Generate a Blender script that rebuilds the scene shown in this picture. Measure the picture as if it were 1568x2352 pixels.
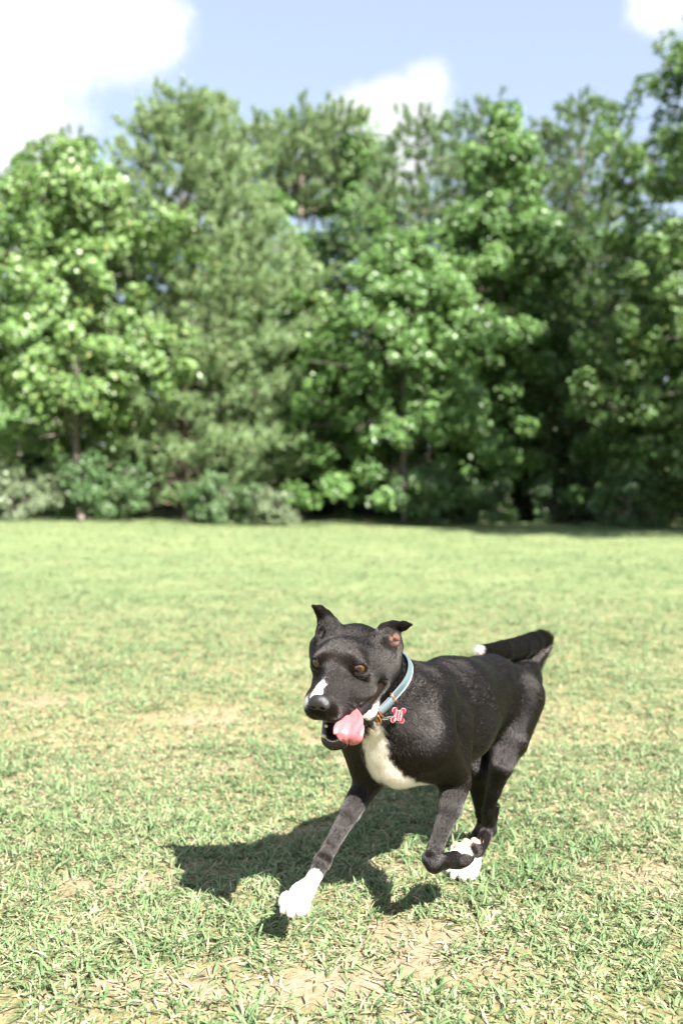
import bpy, bmesh, math, random
import numpy as np
from mathutils import Vector, Matrix

for o in list(bpy.data.objects):
    bpy.data.objects.remove(o, do_unlink=True)
SC = bpy.context.scene
COL = SC.collection
R = math.radians
rng = np.random.default_rng(7)

# ------------------------------------------------------------------ camera
F_PX, CAM_H, Y_HOR = 2287.0, 0.80, 1140.0       # photograph at 1568 x 2352: focal length, lens height, horizon row
cam_d = bpy.data.cameras.new('camera')
cam = bpy.data.objects.new('camera', cam_d); COL.objects.link(cam)
cam.location = (0, 0, CAM_H)
cam.rotation_euler = (R(90), 0, 0)
cam_d.sensor_fit = 'VERTICAL'; cam_d.sensor_height = 36.0; cam_d.lens = 35.0
cam_d.shift_y = -(1176.0 - Y_HOR) / 2352.0
cam_d.clip_start = 0.05; cam_d.clip_end = 3000
cam_d.dof.use_dof = True; cam_d.dof.focus_distance = 1.74; cam_d.dof.aperture_fstop = 3.0
SC.camera = cam

# ------------------------------------------------------------------ sun, sky, exposure
TO_SUN = Vector((0.37, -0.52, 0.62)).normalized()
SUN_EL = math.asin(TO_SUN.z)
SUN_AZ = math.atan2(TO_SUN.x, TO_SUN.y)            # clockwise from +Y
sun_d = bpy.data.lights.new('sun', 'SUN'); sun_d.energy = 5.0; sun_d.angle = R(0.53); sun_d.color = (1.0, 0.955, 0.89)
sun = bpy.data.objects.new('sun', sun_d); COL.objects.link(sun)
sun.rotation_euler = (-TO_SUN).to_track_quat('-Z', 'Y').to_euler()
sun.location = (6, -7, 9)

world = bpy.data.worlds.new('World'); SC.world = world; world.use_nodes = True
def build_world():
    nt = world.node_tree; N = nt.nodes; L = nt.links; N.clear()
    out = N.new('ShaderNodeOutputWorld'); bg = N.new('ShaderNodeBackground')
    sky = N.new('ShaderNodeTexSky'); sky.sky_type = 'NISHITA'; sky.sun_disc = False
    sky.sun_elevation = SUN_EL; sky.sun_rotation = SUN_AZ
    sky.air_density = 1.0; sky.dust_density = 1.2; sky.ozone_density = 1.4; sky.altitude = 200
    bg.inputs['Strength'].default_value = 0.06
    tc = N.new('ShaderNodeTexCoord')
    nrm = N.new('ShaderNodeVectorMath'); nrm.operation = 'NORMALIZE'; L.new(tc.outputs['Generated'], nrm.inputs[0])
    # wispy edge noise shared by all clouds
    wn = N.new('ShaderNodeTexNoise'); wn.inputs['Scale'].default_value = 8; wn.inputs['Detail'].default_value = 10; wn.inputs['Roughness'].default_value = 0.66
    L.new(nrm.outputs[0], wn.inputs['Vector'])
    big = N.new('ShaderNodeTexNoise'); big.inputs['Scale'].default_value = 2.3; big.inputs['Detail'].default_value = 3
    mp = N.new('ShaderNodeMapping'); mp.inputs['Location'].default_value = (3.1, 7.7, 1.3); mp.inputs['Scale'].default_value = (1, 1, 2.2)
    L.new(nrm.outputs[0], mp.inputs[0]); L.new(mp.outputs[0], big.inputs['Vector'])
    def math_(op, a, b=None, c=None, clamp=False):
        m = N.new('ShaderNodeMath'); m.operation = op; m.use_clamp = clamp
        for i, v in enumerate((a, b, c)):
            if v is None: continue
            if isinstance(v, (int, float)): m.inputs[i].default_value = v
            else: L.new(v, m.inputs[i])
        return m.outputs[0]
    edge = math_('SUBTRACT', wn.outputs[0], 0.5)
    # cumulus heaps: (azimuth deg from the view axis, elevation deg, size deg, flattening)
    total = None
    heaps = [(-23, 27, 9.5, 1), (-14, 27.5, 5.5, 1), (-20, 21, 5.5, 1), (-26, 17, 6, 1), (-18.5, 18.0, 3.0, 1), (-11, 25.3, 2.4, 1),
             (1.2, 20.0, 3.0, 1.0), (3.4, 20.8, 2.7, 1.0), (4.9, 22.6, 1.7, 1.0), (0.0, 19.4, 1.8, 1.0), (3.0, 18, 2.5, 1.0),
             (18.2, 25.6, 2.3, 1.0), (20.5, 26, 2.6, 1.0),
             (48, 30, 9, .8), (55, 24, 8, .8), (75, 40, 8, .8), (-60, 35, 12, .8), (-75, 28, 10, .8), (110, 25, 11, .8), (150, 35, 10, .8), (-120, 30, 13, .8), (-160, 42, 9, .8), (20, 60, 8, .8)]
    for az, el, sz, fl in heaps:
        d = (math.sin(R(az)) * math.cos(R(el)), math.cos(R(az)) * math.cos(R(el)), math.sin(R(el)))
        dt = N.new('ShaderNodeVectorMath'); dt.operation = 'DISTANCE'; L.new(nrm.outputs[0], dt.inputs[0]); dt.inputs[1].default_value = d
        v = math_('SUBTRACT', 1.0, math_('DIVIDE', dt.outputs['Value'], R(sz)))      # 1 in the middle, 0 at the rim
        v = math_('MULTIPLY', v, min(1.0, sz / 3.0))
        total = v if total is None else math_('SMOOTH_MAX', total, v, 0.10)
    dens = math_('ADD', math_('MULTIPLY', edge, 1.55), total)
    cov = N.new('ShaderNodeMapRange'); cov.interpolation_type = 'SMOOTHSTEP'
    cov.inputs['From Min'].default_value = -0.05; cov.inputs['From Max'].default_value = 0.48; L.new(dens, cov.inputs[0])
    # cloud self shade: thicker middle slightly greyer blue
    cc = N.new('ShaderNodeMixRGB'); cc.inputs[1].default_value = (4.7, 4.75, 4.8, 1); cc.inputs[2].default_value = (3.7, 3.85, 4.1, 1)
    L.new(big.outputs[0], cc.inputs[0])
    mix = N.new('ShaderNodeMixRGB'); L.new(cov.outputs[0], mix.inputs[0]); veil = N.new('ShaderNodeMixRGB'); veil.inputs[0].default_value = 0.5; veil.inputs[2].default_value = (2.9, 3.12, 3.5, 1); L.new(sky.outputs[0], veil.inputs[1])   # thin summer haze
    L.new(veil.outputs[0], mix.inputs[1]); L.new(cc.outputs[0], mix.inputs[2])
    L.new(mix.outputs[0], bg.inputs['Color']); L.new(bg.outputs[0], out.inputs[0])
build_world()
SC.view_settings.view_transform = 'Standard'; SC.view_settings.look = 'None'
SC.view_settings.gamma = 1.0; SC.view_settings.use_curve_mapping = False
SC.view_settings.exposure = 2.33
SC.render.engine = 'CYCLES'
SC.cycles.transparent_max_bounces = 8

# ------------------------------------------------------------------ helpers
def P(px, py, Y):
    """photograph pixel (1568 wide) at depth Y -> world point"""
    return np.array([(px - 784.0) / F_PX * Y, Y, CAM_H - (py - Y_HOR) / F_PX * Y])
def nrmz(v):
    v = np.asarray(v, float); return v / np.linalg.norm(v)
def tag(o, label=None, cat=None, group=None, kind=None):
    if label: o['label'] = label
    if cat: o['category'] = cat
    if group: o['group'] = group
    if kind: o['kind'] = kind
    return o
def link(name, data, parent=None, loc=None):
    o = bpy.data.objects.new(name, data); COL.objects.link(o)
    if parent is not None: o.parent = parent
    if loc is not None: o.location = loc
    return o
def empty(name, loc):
    return link(name, None, None, loc)
def mesh_np(name, verts, faces, smooth=True):
    """verts (n,3); faces: array (m,k) all same size, or a list of arrays"""
    me = bpy.data.meshes.new(name)
    verts = np.ascontiguousarray(verts, np.float32)
    groups = faces if isinstance(faces, list) else [faces]
    groups = [np.asarray(g, np.int32) for g in groups if len(g)]
    nl = sum(g.size for g in groups); nf = sum(len(g) for g in groups)
    me.vertices.add(len(verts)); me.vertices.foreach_set('co', verts.ravel())
    me.loops.add(nl); me.loops.foreach_set('vertex_index', np.concatenate([g.ravel() for g in groups]))
    me.polygons.add(nf)
    sizes = np.concatenate([np.full(len(g), g.shape[1], np.int32) for g in groups])
    starts = np.concatenate([[0], np.cumsum(sizes)[:-1]]).astype(np.int32)
    me.polygons.foreach_set('loop_start', starts)
    me.polygons.foreach_set('use_smooth', np.full(nf, smooth))
    me.update(calc_edges=True); me.validate()
    return me
def new_mat(name):
    m = bpy.data.materials.new(name); m.use_nodes = True
    nt = m.node_tree; nt.nodes.clear()
    return m, nt, nt.nodes, nt.links
def pbr(name, col, rough=0.6, spec=0.5, **kw):
    m, nt, N, L = new_mat(name)
    out = N.new('ShaderNodeOutputMaterial'); b = N.new('ShaderNodeBsdfPrincipled')
    b.inputs['Base Color'].default_value = (*col, 1); b.inputs['Roughness'].default_value = rough
    b.inputs['Specular IOR Level'].default_value = spec
    for k, v in kw.items(): b.inputs[k].default_value = v
    L.new(b.outputs[0], out.inputs[0])
    return m
def ramp(N, stops, interp='LINEAR'):
    r = N.new('ShaderNodeValToRGB'); e = r.color_ramp.elements; r.color_ramp.interpolation = interp
    while len(e) < len(stops): e.new(0.5)
    for i, (p, c) in enumerate(stops):
        e[i].position = p; e[i].color = (*c, 1)
    return r
FUR = 560000
# ================================================================== ground
def gz(x, y):
    x = np.asarray(x, float); y = np.asarray(y, float)
    t = np.clip((y - 9) / 16, 0, 1); t = t * t * (3 - 2 * t)
    far = np.clip((y - 30) / 12, 0, 1)
    return t * (.10 * np.sin(x * .21 + .6) * np.cos(y * .13) + .06 * np.sin(x * .47 + y * .21)) + .012 * np.sin(x * 3.1 + 1.2 * np.sin(y * 2.3)) * np.sin(y * 2.7 + .5) + far * .25 + 5.0 * np.clip((y - 46) / 40, 0, 1) ** 1.5
def fold(p, s, seed=0):
    """cheap smooth noise in the ground plane, about -1..1"""
    x, y = p[:, 0] * s + seed * 7.31, p[:, 1] * s - seed * 3.17
    return (np.sin(x * 1.3 + 1.7 * np.sin(y * .9 + seed)) + np.sin(y * 1.7 + 1.5 * np.sin(x * 1.1)) + .6 * np.sin(2.9 * x + 1.3 * y + 2 * np.sin(1.9 * y)) + .5 * np.sin(3.7 * y - 2.1 * x)) / 3.1
def bare_amount(p):
    """0 turf .. 1 bare earth, worn patches"""
    b = fold(p, 3.3, 1) * .55 + fold(p, 8.5, 2) * .40 + fold(p, 1.1, 3) * .45
    n = np.clip((b - .38) / .55, 0, 1) * .9
    for cx, cy, rx, ry, a in WORN:
        d = np.hypot((p[:, 0] - cx) / rx, (p[:, 1] - cy) / ry) + fold(p, 14, 4) * .35 + fold(p, 31, 5) * .2
        n = np.maximum(n, a * np.clip((1.15 - d) / .5, 0, 1))
    return n * np.clip((9 - p[:, 1]) / 5, .25, 1)
def gp(px, py):
    Y = F_PX * CAM_H / (py - Y_HOR); return (px - 784) / F_PX * Y, Y
WORN = []
for px, py, rx, ry, a in ((960, 2160, .13, .08, .9), (900, 2235, .15, .05, .8), (230, 2030, .14, .07, .75), (470, 1990, .09, .05, .9), (700, 2290, .14, .05, .8), (420, 2270, .15, .05, .6), (1500, 2010, .14, .08, .6), (1480, 1900, .16, .10, .55),
                          (790, 1755, .10, .10, .8), (720, 1905, .10, .07, .7), (900, 1990, .09, .06, .7), (1390, 1405, .25, .35, .9), (330, 1410, .35, .3, .7), (60, 1610, .22, .2, .7), (1200, 1365, .3, .4, .6), (560, 1760, .15, .1, .45), (1060, 2240, .12, .05, .6)):
    x, y = gp(px, py); WORN.append((x, y, rx, ry, a))
ys = np.concatenate([np.linspace(-30, 0, 12, endpoint=False), np.linspace(0, 8, 90, endpoint=False), np.linspace(8, 60, 80, endpoint=False), np.geomspace(60, 2200, 24)])
xs = np.concatenate([-np.geomspace(2000, 40, 16), np.linspace(-38, -4, 36, endpoint=False), np.linspace(-4, 4, 80, endpoint=False), np.linspace(4, 38, 36), np.geomspace(40, 2000, 16)])
XX, YY = np.meshgrid(xs, ys, indexing='ij'); gv = np.stack([XX, YY, gz(XX, YY)], -1).reshape(-1, 3)
ny = len(ys); I, J = np.meshgrid(np.arange(len(xs) - 1), np.arange(ny - 1), indexing='ij'); a = (I * ny + J).ravel()
gq = np.stack([a, a + ny, a + ny + 1, a + 1], -1)
gm = mesh_np('ground', gv, gq); ground = link('ground', gm); tag(ground, kind='structure')
at_ = gm.attributes.new('bare', 'FLOAT', 'POINT'); at_.data.foreach_set('value', bare_amount(gv).astype(np.float32))
m, nt, N, L = new_mat('lawn_soil'); out = N.new('ShaderNodeOutputMaterial'); b = N.new('ShaderNodeBsdfPrincipled')
tc = N.new('ShaderNodeTexCoord')
def noise(scale, detail=5, rough=.6):
    n = N.new('ShaderNodeTexNoise'); n.inputs['Scale'].default_value = scale; n.inputs['Detail'].default_value = detail; n.inputs['Roughness'].default_value = rough; L.new(tc.outputs['Object'], n.inputs['Vector']); return n.outputs[0]
def mixc(fac, c1, c2):
    x = N.new('ShaderNodeMixRGB')
    for i, v in enumerate((fac, c1, c2)):
        if isinstance(v, tuple): x.inputs[i].default_value = (*v, 1)
        elif isinstance(v, float): x.inputs[i].default_value = v
        else: L.new(v, x.inputs[i])
    return x.outputs[0]
soil = ramp(N, [(.25, (.15, .105, .070)), (.5, (.26, .190, .133)), (.75, (.36, .28, .205))]); L.new(noise(38, 8, .7), soil.inputs[0])
thatch = ramp(N, [(.3, (.085, .085, .035)), (.5, (.18, .165, .08)), (.72, (.30, .24, .14))]); L.new(noise(55, 6, .7), thatch.inputs[0])
turf = ramp(N, [(.3, (.108, .145, .062)), (.5, (.140, .172, .076)), (.7, (.180, .198, .094))]); L.new(noise(.55, 8, .65), turf.inputs[0])
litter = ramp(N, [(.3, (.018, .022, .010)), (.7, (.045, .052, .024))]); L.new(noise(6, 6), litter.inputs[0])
at2 = N.new('ShaderNodeAttribute'); at2.attribute_name = 'bare'
near = mixc(at2.outputs['Fac'], thatch.outputs[0], soil.outputs[0])
sp = N.new('ShaderNodeSeparateXYZ'); L.new(tc.outputs['Object'], sp.inputs[0])
def rng_(v, a0, a1):
    mr = N.new('ShaderNodeMapRange'); mr.interpolation_type = 'SMOOTHSTEP'; mr.inputs[1].default_value = a0; mr.inputs[2].default_value = a1; L.new(v, mr.inputs[0]); return mr.outputs[0]
c = mixc(rng_(sp.outputs[1], 2.6, 9.5), near, turf.outputs[0])
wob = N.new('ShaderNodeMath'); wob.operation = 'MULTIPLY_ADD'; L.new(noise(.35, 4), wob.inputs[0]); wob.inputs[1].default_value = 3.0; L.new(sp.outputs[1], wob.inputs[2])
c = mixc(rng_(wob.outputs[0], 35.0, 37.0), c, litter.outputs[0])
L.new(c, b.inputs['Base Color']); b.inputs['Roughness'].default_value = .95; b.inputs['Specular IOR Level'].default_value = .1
bp = N.new('ShaderNodeBump'); bp.inputs['Strength'].default_value = .8; bp.inputs['Distance'].default_value = .012; L.new(noise(60, 8, .7), bp.inputs['Height']); L.new(bp.outputs[0], b.inputs['Normal'])
L.new(b.outputs[0], out.inputs[0]); gm.materials.append(m)

# ================================================================== grass
def blades(root, az, lean, length, width, tint, curl):
    """bent blades of three sections: 7 vertices, 5 faces each"""
    n = len(root); d = np.stack([np.cos(az), np.sin(az), np.zeros(n)], -1); s = np.stack([-np.sin(az), np.cos(az), np.zeros(n)], -1)
    up = np.array([0, 0, 1.0]); tw = rng.normal(0, .5, n)[:, None]
    pts = [root - up * .004]; ang = lean.copy(); p = root.copy()
    seg = length / 3
    for i in range(3):
        p = p + (d * np.sin(ang)[:, None] + up * np.cos(ang)[:, None]) * seg[:, None]; p[:, 2] = np.maximum(p[:, 2], gz(p[:, 0], p[:, 1]) + .003); pts.append(p); ang = ang + curl
    w = [.75, 1.0, .8]
    sv = s + up * tw * .5; sv /= np.linalg.norm(sv, axis=1, keepdims=True)
    V_ = []
    for i in range(3): V_ += [pts[i] - sv * (width * w[i] / 2)[:, None], pts[i] + sv * (width * w[i] / 2)[:, None]]
    V_.append(pts[3]); V_ = np.stack(V_, 1).reshape(-1, 3)
    b7 = (np.arange(n) * 7)[:, None]
    quads = np.concatenate([b7 + np.array([[0, 1, 3, 2]]), b7 + np.array([[2, 3, 5, 4]])]); tris = b7 + np.array([[4, 5, 6]])
    return V_, quads, tris, np.repeat(tint, 7)
def scatter(y0, y1, dens, margin):
    """points over the strip in view plus a margin to each side"""
    A = .345 * (y1 ** 2 - y0 ** 2) + 2 * margin * (y1 - y0); n = int(A * dens)
    u = rng.random(n); y = np.sqrt(y0 ** 2 + u * (y1 ** 2 - y0 ** 2)); x = (rng.random(n) * 2 - 1) * (.345 * y + margin)
    return np.stack([x, y], -1)
GV, GQ, GT, GA = [], [], [], []; base = 0
def add_grass(c2, per, spread, L0, L1, w0, w1, lean0, lean1, keep_pow=1.0, dry=.2, far=False):
    global base
    bare = bare_amount(c2); c2 = c2[rng.random(len(c2)) > bare * keep_pow]
    vig = np.clip(.75 + .35 * fold(c2, 4.5, 6), .45, 1.25)
    c = np.repeat(c2, per, 0); vg = np.repeat(vig, per); n = len(c)
    az0 = np.repeat(rng.random(len(c2)) * 6.283, per); az = az0 + rng.normal(0, 1.5, n)
    r = np.abs(rng.normal(0, spread, n)); xy = c + np.stack([np.cos(az), np.sin(az)], -1) * r[:, None]
    root = np.concatenate([xy, gz(xy[:, 0], xy[:, 1])[:, None]], 1)
    dpatch = dry + .16 * fold(xy, 2.2, 9) + .10 * fold(xy, 7, 10)
    isdry = rng.random(n) < np.clip(dpatch, .03, .8)
    tint = np.where(isdry, rng.uniform(.70, 1.0, n), np.clip(rng.normal(.33, .14, n) + .10 * fold(xy, 3, 11), .02, .62))
    ln = rng.uniform(L0, L1, n) * vg; wd = rng.uniform(w0, w1, n)
    lean = rng.uniform(lean0, lean1, n) + isdry * .35
    if far:
        d = np.stack([np.cos(az) * np.sin(lean), np.sin(az) * np.sin(lean), np.cos(lean)], -1); sd = np.stack([-np.sin(az), np.cos(az), np.zeros(n)], -1) * (wd / 2)[:, None]
        v = np.stack([root - sd, root + sd, root + d * ln[:, None]], 1).reshape(-1, 3); t = (np.arange(n) * 3)[:, None] + np.array([[0, 1, 2]]); q = np.zeros((0, 4), int); a = np.repeat(tint, 3)
    else: v, q, t, a = blades(root, az, lean, ln, wd, tint, rng.uniform(.10, .42, n))
    GV.append(v); GQ.append(q + base); GT.append(t + base); GA.append(a); base += len(v)
add_grass(scatter(1.35, 2.5, 1750, .6), 8, .014, .022, .062, .0024, .0048, .65, 1.40, .90, .21)
add_grass(scatter(1.35, 3.2, 1000, .8), 7, .014, .016, .045, .0020, .0042, .5, 1.35, .85, .30)
add_grass(scatter(2.5, 3.2, 1900, .7), 8, .014, .018, .050, .0022, .0044, .65, 1.40, .88, .21)
def thin(c, a0, a1, b0, b1):
    """fade a band of tufts in over a0..a1 and out over b0..b1 so that no edge shows"""
    p = np.clip((c[:, 1] - a0) / (a1 - a0), 0, 1) * np.clip((b1 - c[:, 1]) / (b1 - b0), 0, 1)
    return c[rng.random(len(c)) < p]
add_grass(thin(scatter(3.0, 5.2, 1000, .9), 3.0, 3.3, 3.8, 5.2), 7, .018, .022, .055, .0028, .0054, .70, 1.40, .8, .22)
add_grass(thin(scatter(3.6, 8.8, 900, 1.3), 3.6, 5.0, 5.2, 8.8), 7, .020, .026, .058, .0040, .0075, .70, 1.40, .8, .22, True)
add_grass(thin(scatter(4.2, 15.0, 260, 1.8), 4.2, 8.5, 9.5, 15.0), 6, .035, .030, .060, .006, .011, .8, 1.4, .6, .22, True)
add_grass(thin(scatter(8.5, 35.0, 32, 5.0), 8.5, 15.0, 35.0, 36.0), 6, .10, .045, .08, .016, .030, .9, 1.45, .5, .18, True)
# flat dead thatch lying on the worn ground
xy = scatter(1.35, 3.5, 900, .3); n = len(xy); root = np.concatenate([xy, gz(xy[:, 0], xy[:, 1])[:, None] + .004], 1)
v, q, t, a = blades(root, rng.random(n) * 6.283, rng.uniform(1.35, 1.6, n), rng.uniform(.018, .05, n), rng.uniform(.0014, .0035, n), rng.uniform(.72, 1, n), rng.uniform(0, .05, n))
GV.append(v); GQ.append(q + base); GT.append(t + base); GA.append(a); base += len(v)
grm = mesh_np('grass', np.concatenate(GV), [np.concatenate(GQ), np.concatenate(GT)], True)
a_ = grm.attributes.new('tint', 'FLOAT', 'POINT'); a_.data.foreach_set('value', np.concatenate(GA).astype(np.float32))
grass = link('grass', grm); tag(grass, 'short patchy green and straw coloured grass of the lawn', 'grass', kind='stuff')
m, nt, N, L = new_mat('grass_blade'); out = N.new('ShaderNodeOutputMaterial'); b = N.new('ShaderNodeBsdfPrincipled')
ta = N.new('ShaderNodeAttribute'); ta.attribute_name = 'tint'
r = ramp(N, [(0, (.058, .118, .043)), (.25, (.112, .178, .073)), (.45, (.162, .216, .102)), (.63, (.230, .264, .132)), (.70, (.32, .28, .17)), (.85, (.42, .355, .245)), (1, (.32, .25, .17))]); L.new(ta.outputs['Fac'], r.inputs[0])
L.new(r.outputs[0], b.inputs['Base Color']); b.inputs['Roughness'].default_value = .5; b.inputs['Specular IOR Level'].default_value = .32
tr = N.new('ShaderNodeBsdfTranslucent'); L.new(r.outputs[0], tr.inputs[0]); mxs = N.new('ShaderNodeMixShader'); mxs.inputs[0].default_value = .28; L.new(b.outputs[0], mxs.inputs[1]); L.new(tr.outputs[0], mxs.inputs[2])
L.new(mxs.outputs[0], out.inputs[0]); grm.materials.append(m)
# ================================================================== trees and shrubs
def leaf_material(name, stops, rough=.40, spec=.5, trans=.24):
    m, nt, N, L = new_mat(name); out = N.new('ShaderNodeOutputMaterial'); b = N.new('ShaderNodeBsdfPrincipled')
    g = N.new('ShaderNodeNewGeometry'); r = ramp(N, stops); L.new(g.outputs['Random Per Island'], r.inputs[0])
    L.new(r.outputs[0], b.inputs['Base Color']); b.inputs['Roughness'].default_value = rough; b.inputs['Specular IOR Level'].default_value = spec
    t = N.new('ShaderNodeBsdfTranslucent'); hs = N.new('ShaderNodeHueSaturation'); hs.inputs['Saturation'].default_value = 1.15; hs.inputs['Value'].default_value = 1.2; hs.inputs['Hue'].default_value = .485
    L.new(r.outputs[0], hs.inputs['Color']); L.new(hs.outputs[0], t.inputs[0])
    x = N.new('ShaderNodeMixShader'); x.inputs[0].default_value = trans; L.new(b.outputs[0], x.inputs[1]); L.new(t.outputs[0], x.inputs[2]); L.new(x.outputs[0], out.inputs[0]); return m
def bark_material(name, c0, c1):
    m, nt, N, L = new_mat(name); out = N.new('ShaderNodeOutputMaterial'); b = N.new('ShaderNodeBsdfPrincipled')
    tc = N.new('ShaderNodeTexCoord'); mp = N.new('ShaderNodeMapping'); mp.inputs['Scale'].default_value = (1, 1, .25); L.new(tc.outputs['Object'], mp.inputs[0])
    n = N.new('ShaderNodeTexNoise'); n.inputs['Scale'].default_value = 14; n.inputs['Detail'].default_value = 6; L.new(mp.outputs[0], n.inputs[0]); r = ramp(N, [(.3, c0), (.7, c1)]); L.new(n.outputs[0], r.inputs[0]); L.new(r.outputs[0], b.inputs['Base Color'])
    bp = N.new('ShaderNodeBump'); bp.inputs['Distance'].default_value = .03; L.new(n.outputs[0], bp.inputs['Height']); L.new(bp.outputs[0], b.inputs['Normal']); b.inputs['Roughness'].default_value = .9; L.new(b.outputs[0], out.inputs[0]); return m
LM = {
 'gum': leaf_material('sweetgum_leaf', [(0, (.088, .170, .046)), (.5, (.138, .235, .070)), (.95, (.195, .285, .105)), (1, (.22, .22, .06))]),
 'poplar': leaf_material('poplar_leaf', [(0, (.066, .142, .038)), (.5, (.105, .200, .055)), (1, (.150, .245, .080))]),
 'right': leaf_material('maple_leaf', [(0, (.070, .140, .038)), (.5, (.112, .200, .058)), (.97, (.165, .25, .09)), (1, (.20, .21, .06))]),
 'pine': leaf_material('pine_needle', [(0, (.070, .130, .050)), (.5, (.110, .185, .070)), (.97, (.155, .230, .095)), (1, (.22, .16, .09))], .5, .4, .22),
 'palepine': leaf_material('pale_pine_needle', [(0, (.118, .195, .078)), (.5, (.168, .250, .108)), (.97, (.220, .290, .135)), (1, (.25, .19, .10))], .5, .4, .25),
 'dark': leaf_material('shade_darkened_leaf', [(0, (.030, .075, .022)), (1, (.062, .118, .035))], .45),  # deep shade of the wood put into the leaf colour, trees and shrubs
 'shrub': leaf_material('shrub_leaf', [(0, (.060, .125, .045)), (1, (.110, .180, .070))]),
 'paleshrub': leaf_material('pale_shrub_leaf', [(0, (.105, .150, .075)), (1, (.165, .205, .110))], .45),
}
BARK = {'pale': bark_material('pale_bark', (.22, .15, .11), (.42, .34, .28)), 'pine': bark_material('pine_bark', (.07, .048, .036), (.17, .125, .095)), 'grey': bark_material('grey_bark', (.09, .075, .06), (.22, .19, .16))}
SEED = 5
def rvec(n):
    v = rng.normal(size=(n, 3)); return v / np.linalg.norm(v, axis=1, keepdims=True)
def leaf_quads(c, nrm, ax_, ln, wd, fold_=.25):
    """folded diamond leaves: centre, normal, axis, length, width"""
    ax_ = ax_ - nrm * np.sum(ax_ * nrm, 1, keepdims=True); ax_ /= np.linalg.norm(ax_, axis=1, keepdims=True) + 1e-9
    s = np.cross(nrm, ax_); l = ln[:, None]; w = wd[:, None]
    V_ = np.stack([c - ax_ * l * .5, c + s * w * .5 + nrm * w * fold_ + ax_ * l * .05, c + ax_ * l * .5, c - s * w * .5 + nrm * w * fold_ + ax_ * l * .05], 1).reshape(-1, 3)
    b4 = (np.arange(len(c)) * 4)[:, None]
    return V_, np.concatenate([b4 + np.array([[0, 2, 1]]), b4 + np.array([[0, 3, 2]])])
def needle_tris(c, nrm, ax_, ln, wd):
    s = np.cross(nrm, ax_) * wd[:, None] * .5; l = ax_ * ln[:, None] * .5
    V_ = np.stack([c - l - s, c - l + s, c + l], 1).reshape(-1, 3)
    return V_, (np.arange(len(c)) * 3)[:, None] + np.array([[0, 1, 2]])
def limb_tubes(paths, seg=5):
    vs = []; fs = []; q = 0
    for pts, r0, r1 in paths:
        pts = np.asarray(pts); n_ = len(pts)
        for i in range(n_):
            tg = pts[min(i + 1, n_ - 1)] - pts[max(i - 1, 0)]; tg = tg / (np.linalg.norm(tg) + 1e-9); a = np.cross(tg, (.31, .52, .1)); a = a / (np.linalg.norm(a) + 1e-9); b_ = np.cross(tg, a); r = r0 + (r1 - r0) * i / (n_ - 1)
            for j in range(seg):
                f_ = 2 * math.pi * j / seg; vs.append(pts[i] + (a * math.cos(f_) + b_ * math.sin(f_)) * r)
            if i:
                for j in range(seg): fs.append((q + (i - 1) * seg + j, q + (i - 1) * seg + (j + 1) % seg, q + i * seg + (j + 1) % seg, q + i * seg + j))
        q += n_ * seg
    return np.array(vs), np.array(fs)
def interp(prof, t):
    x, y = zip(*prof); return np.interp(t, x, y)
def finish(name, base, wood, bark, leaves, mat, label, cat, group):
    root = empty(name, tuple(float(v) for v in base)); tag(root, label, cat, group)
    wv, wf = limb_tubes(wood, 5); me = mesh_np('trunk', wv, wf); me.materials.append(bark); link('trunk', me, root)
    me = mesh_np('crown', leaves[0], leaves[1], False); me.materials.append(mat); link('crown', me, root)
    return root
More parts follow.
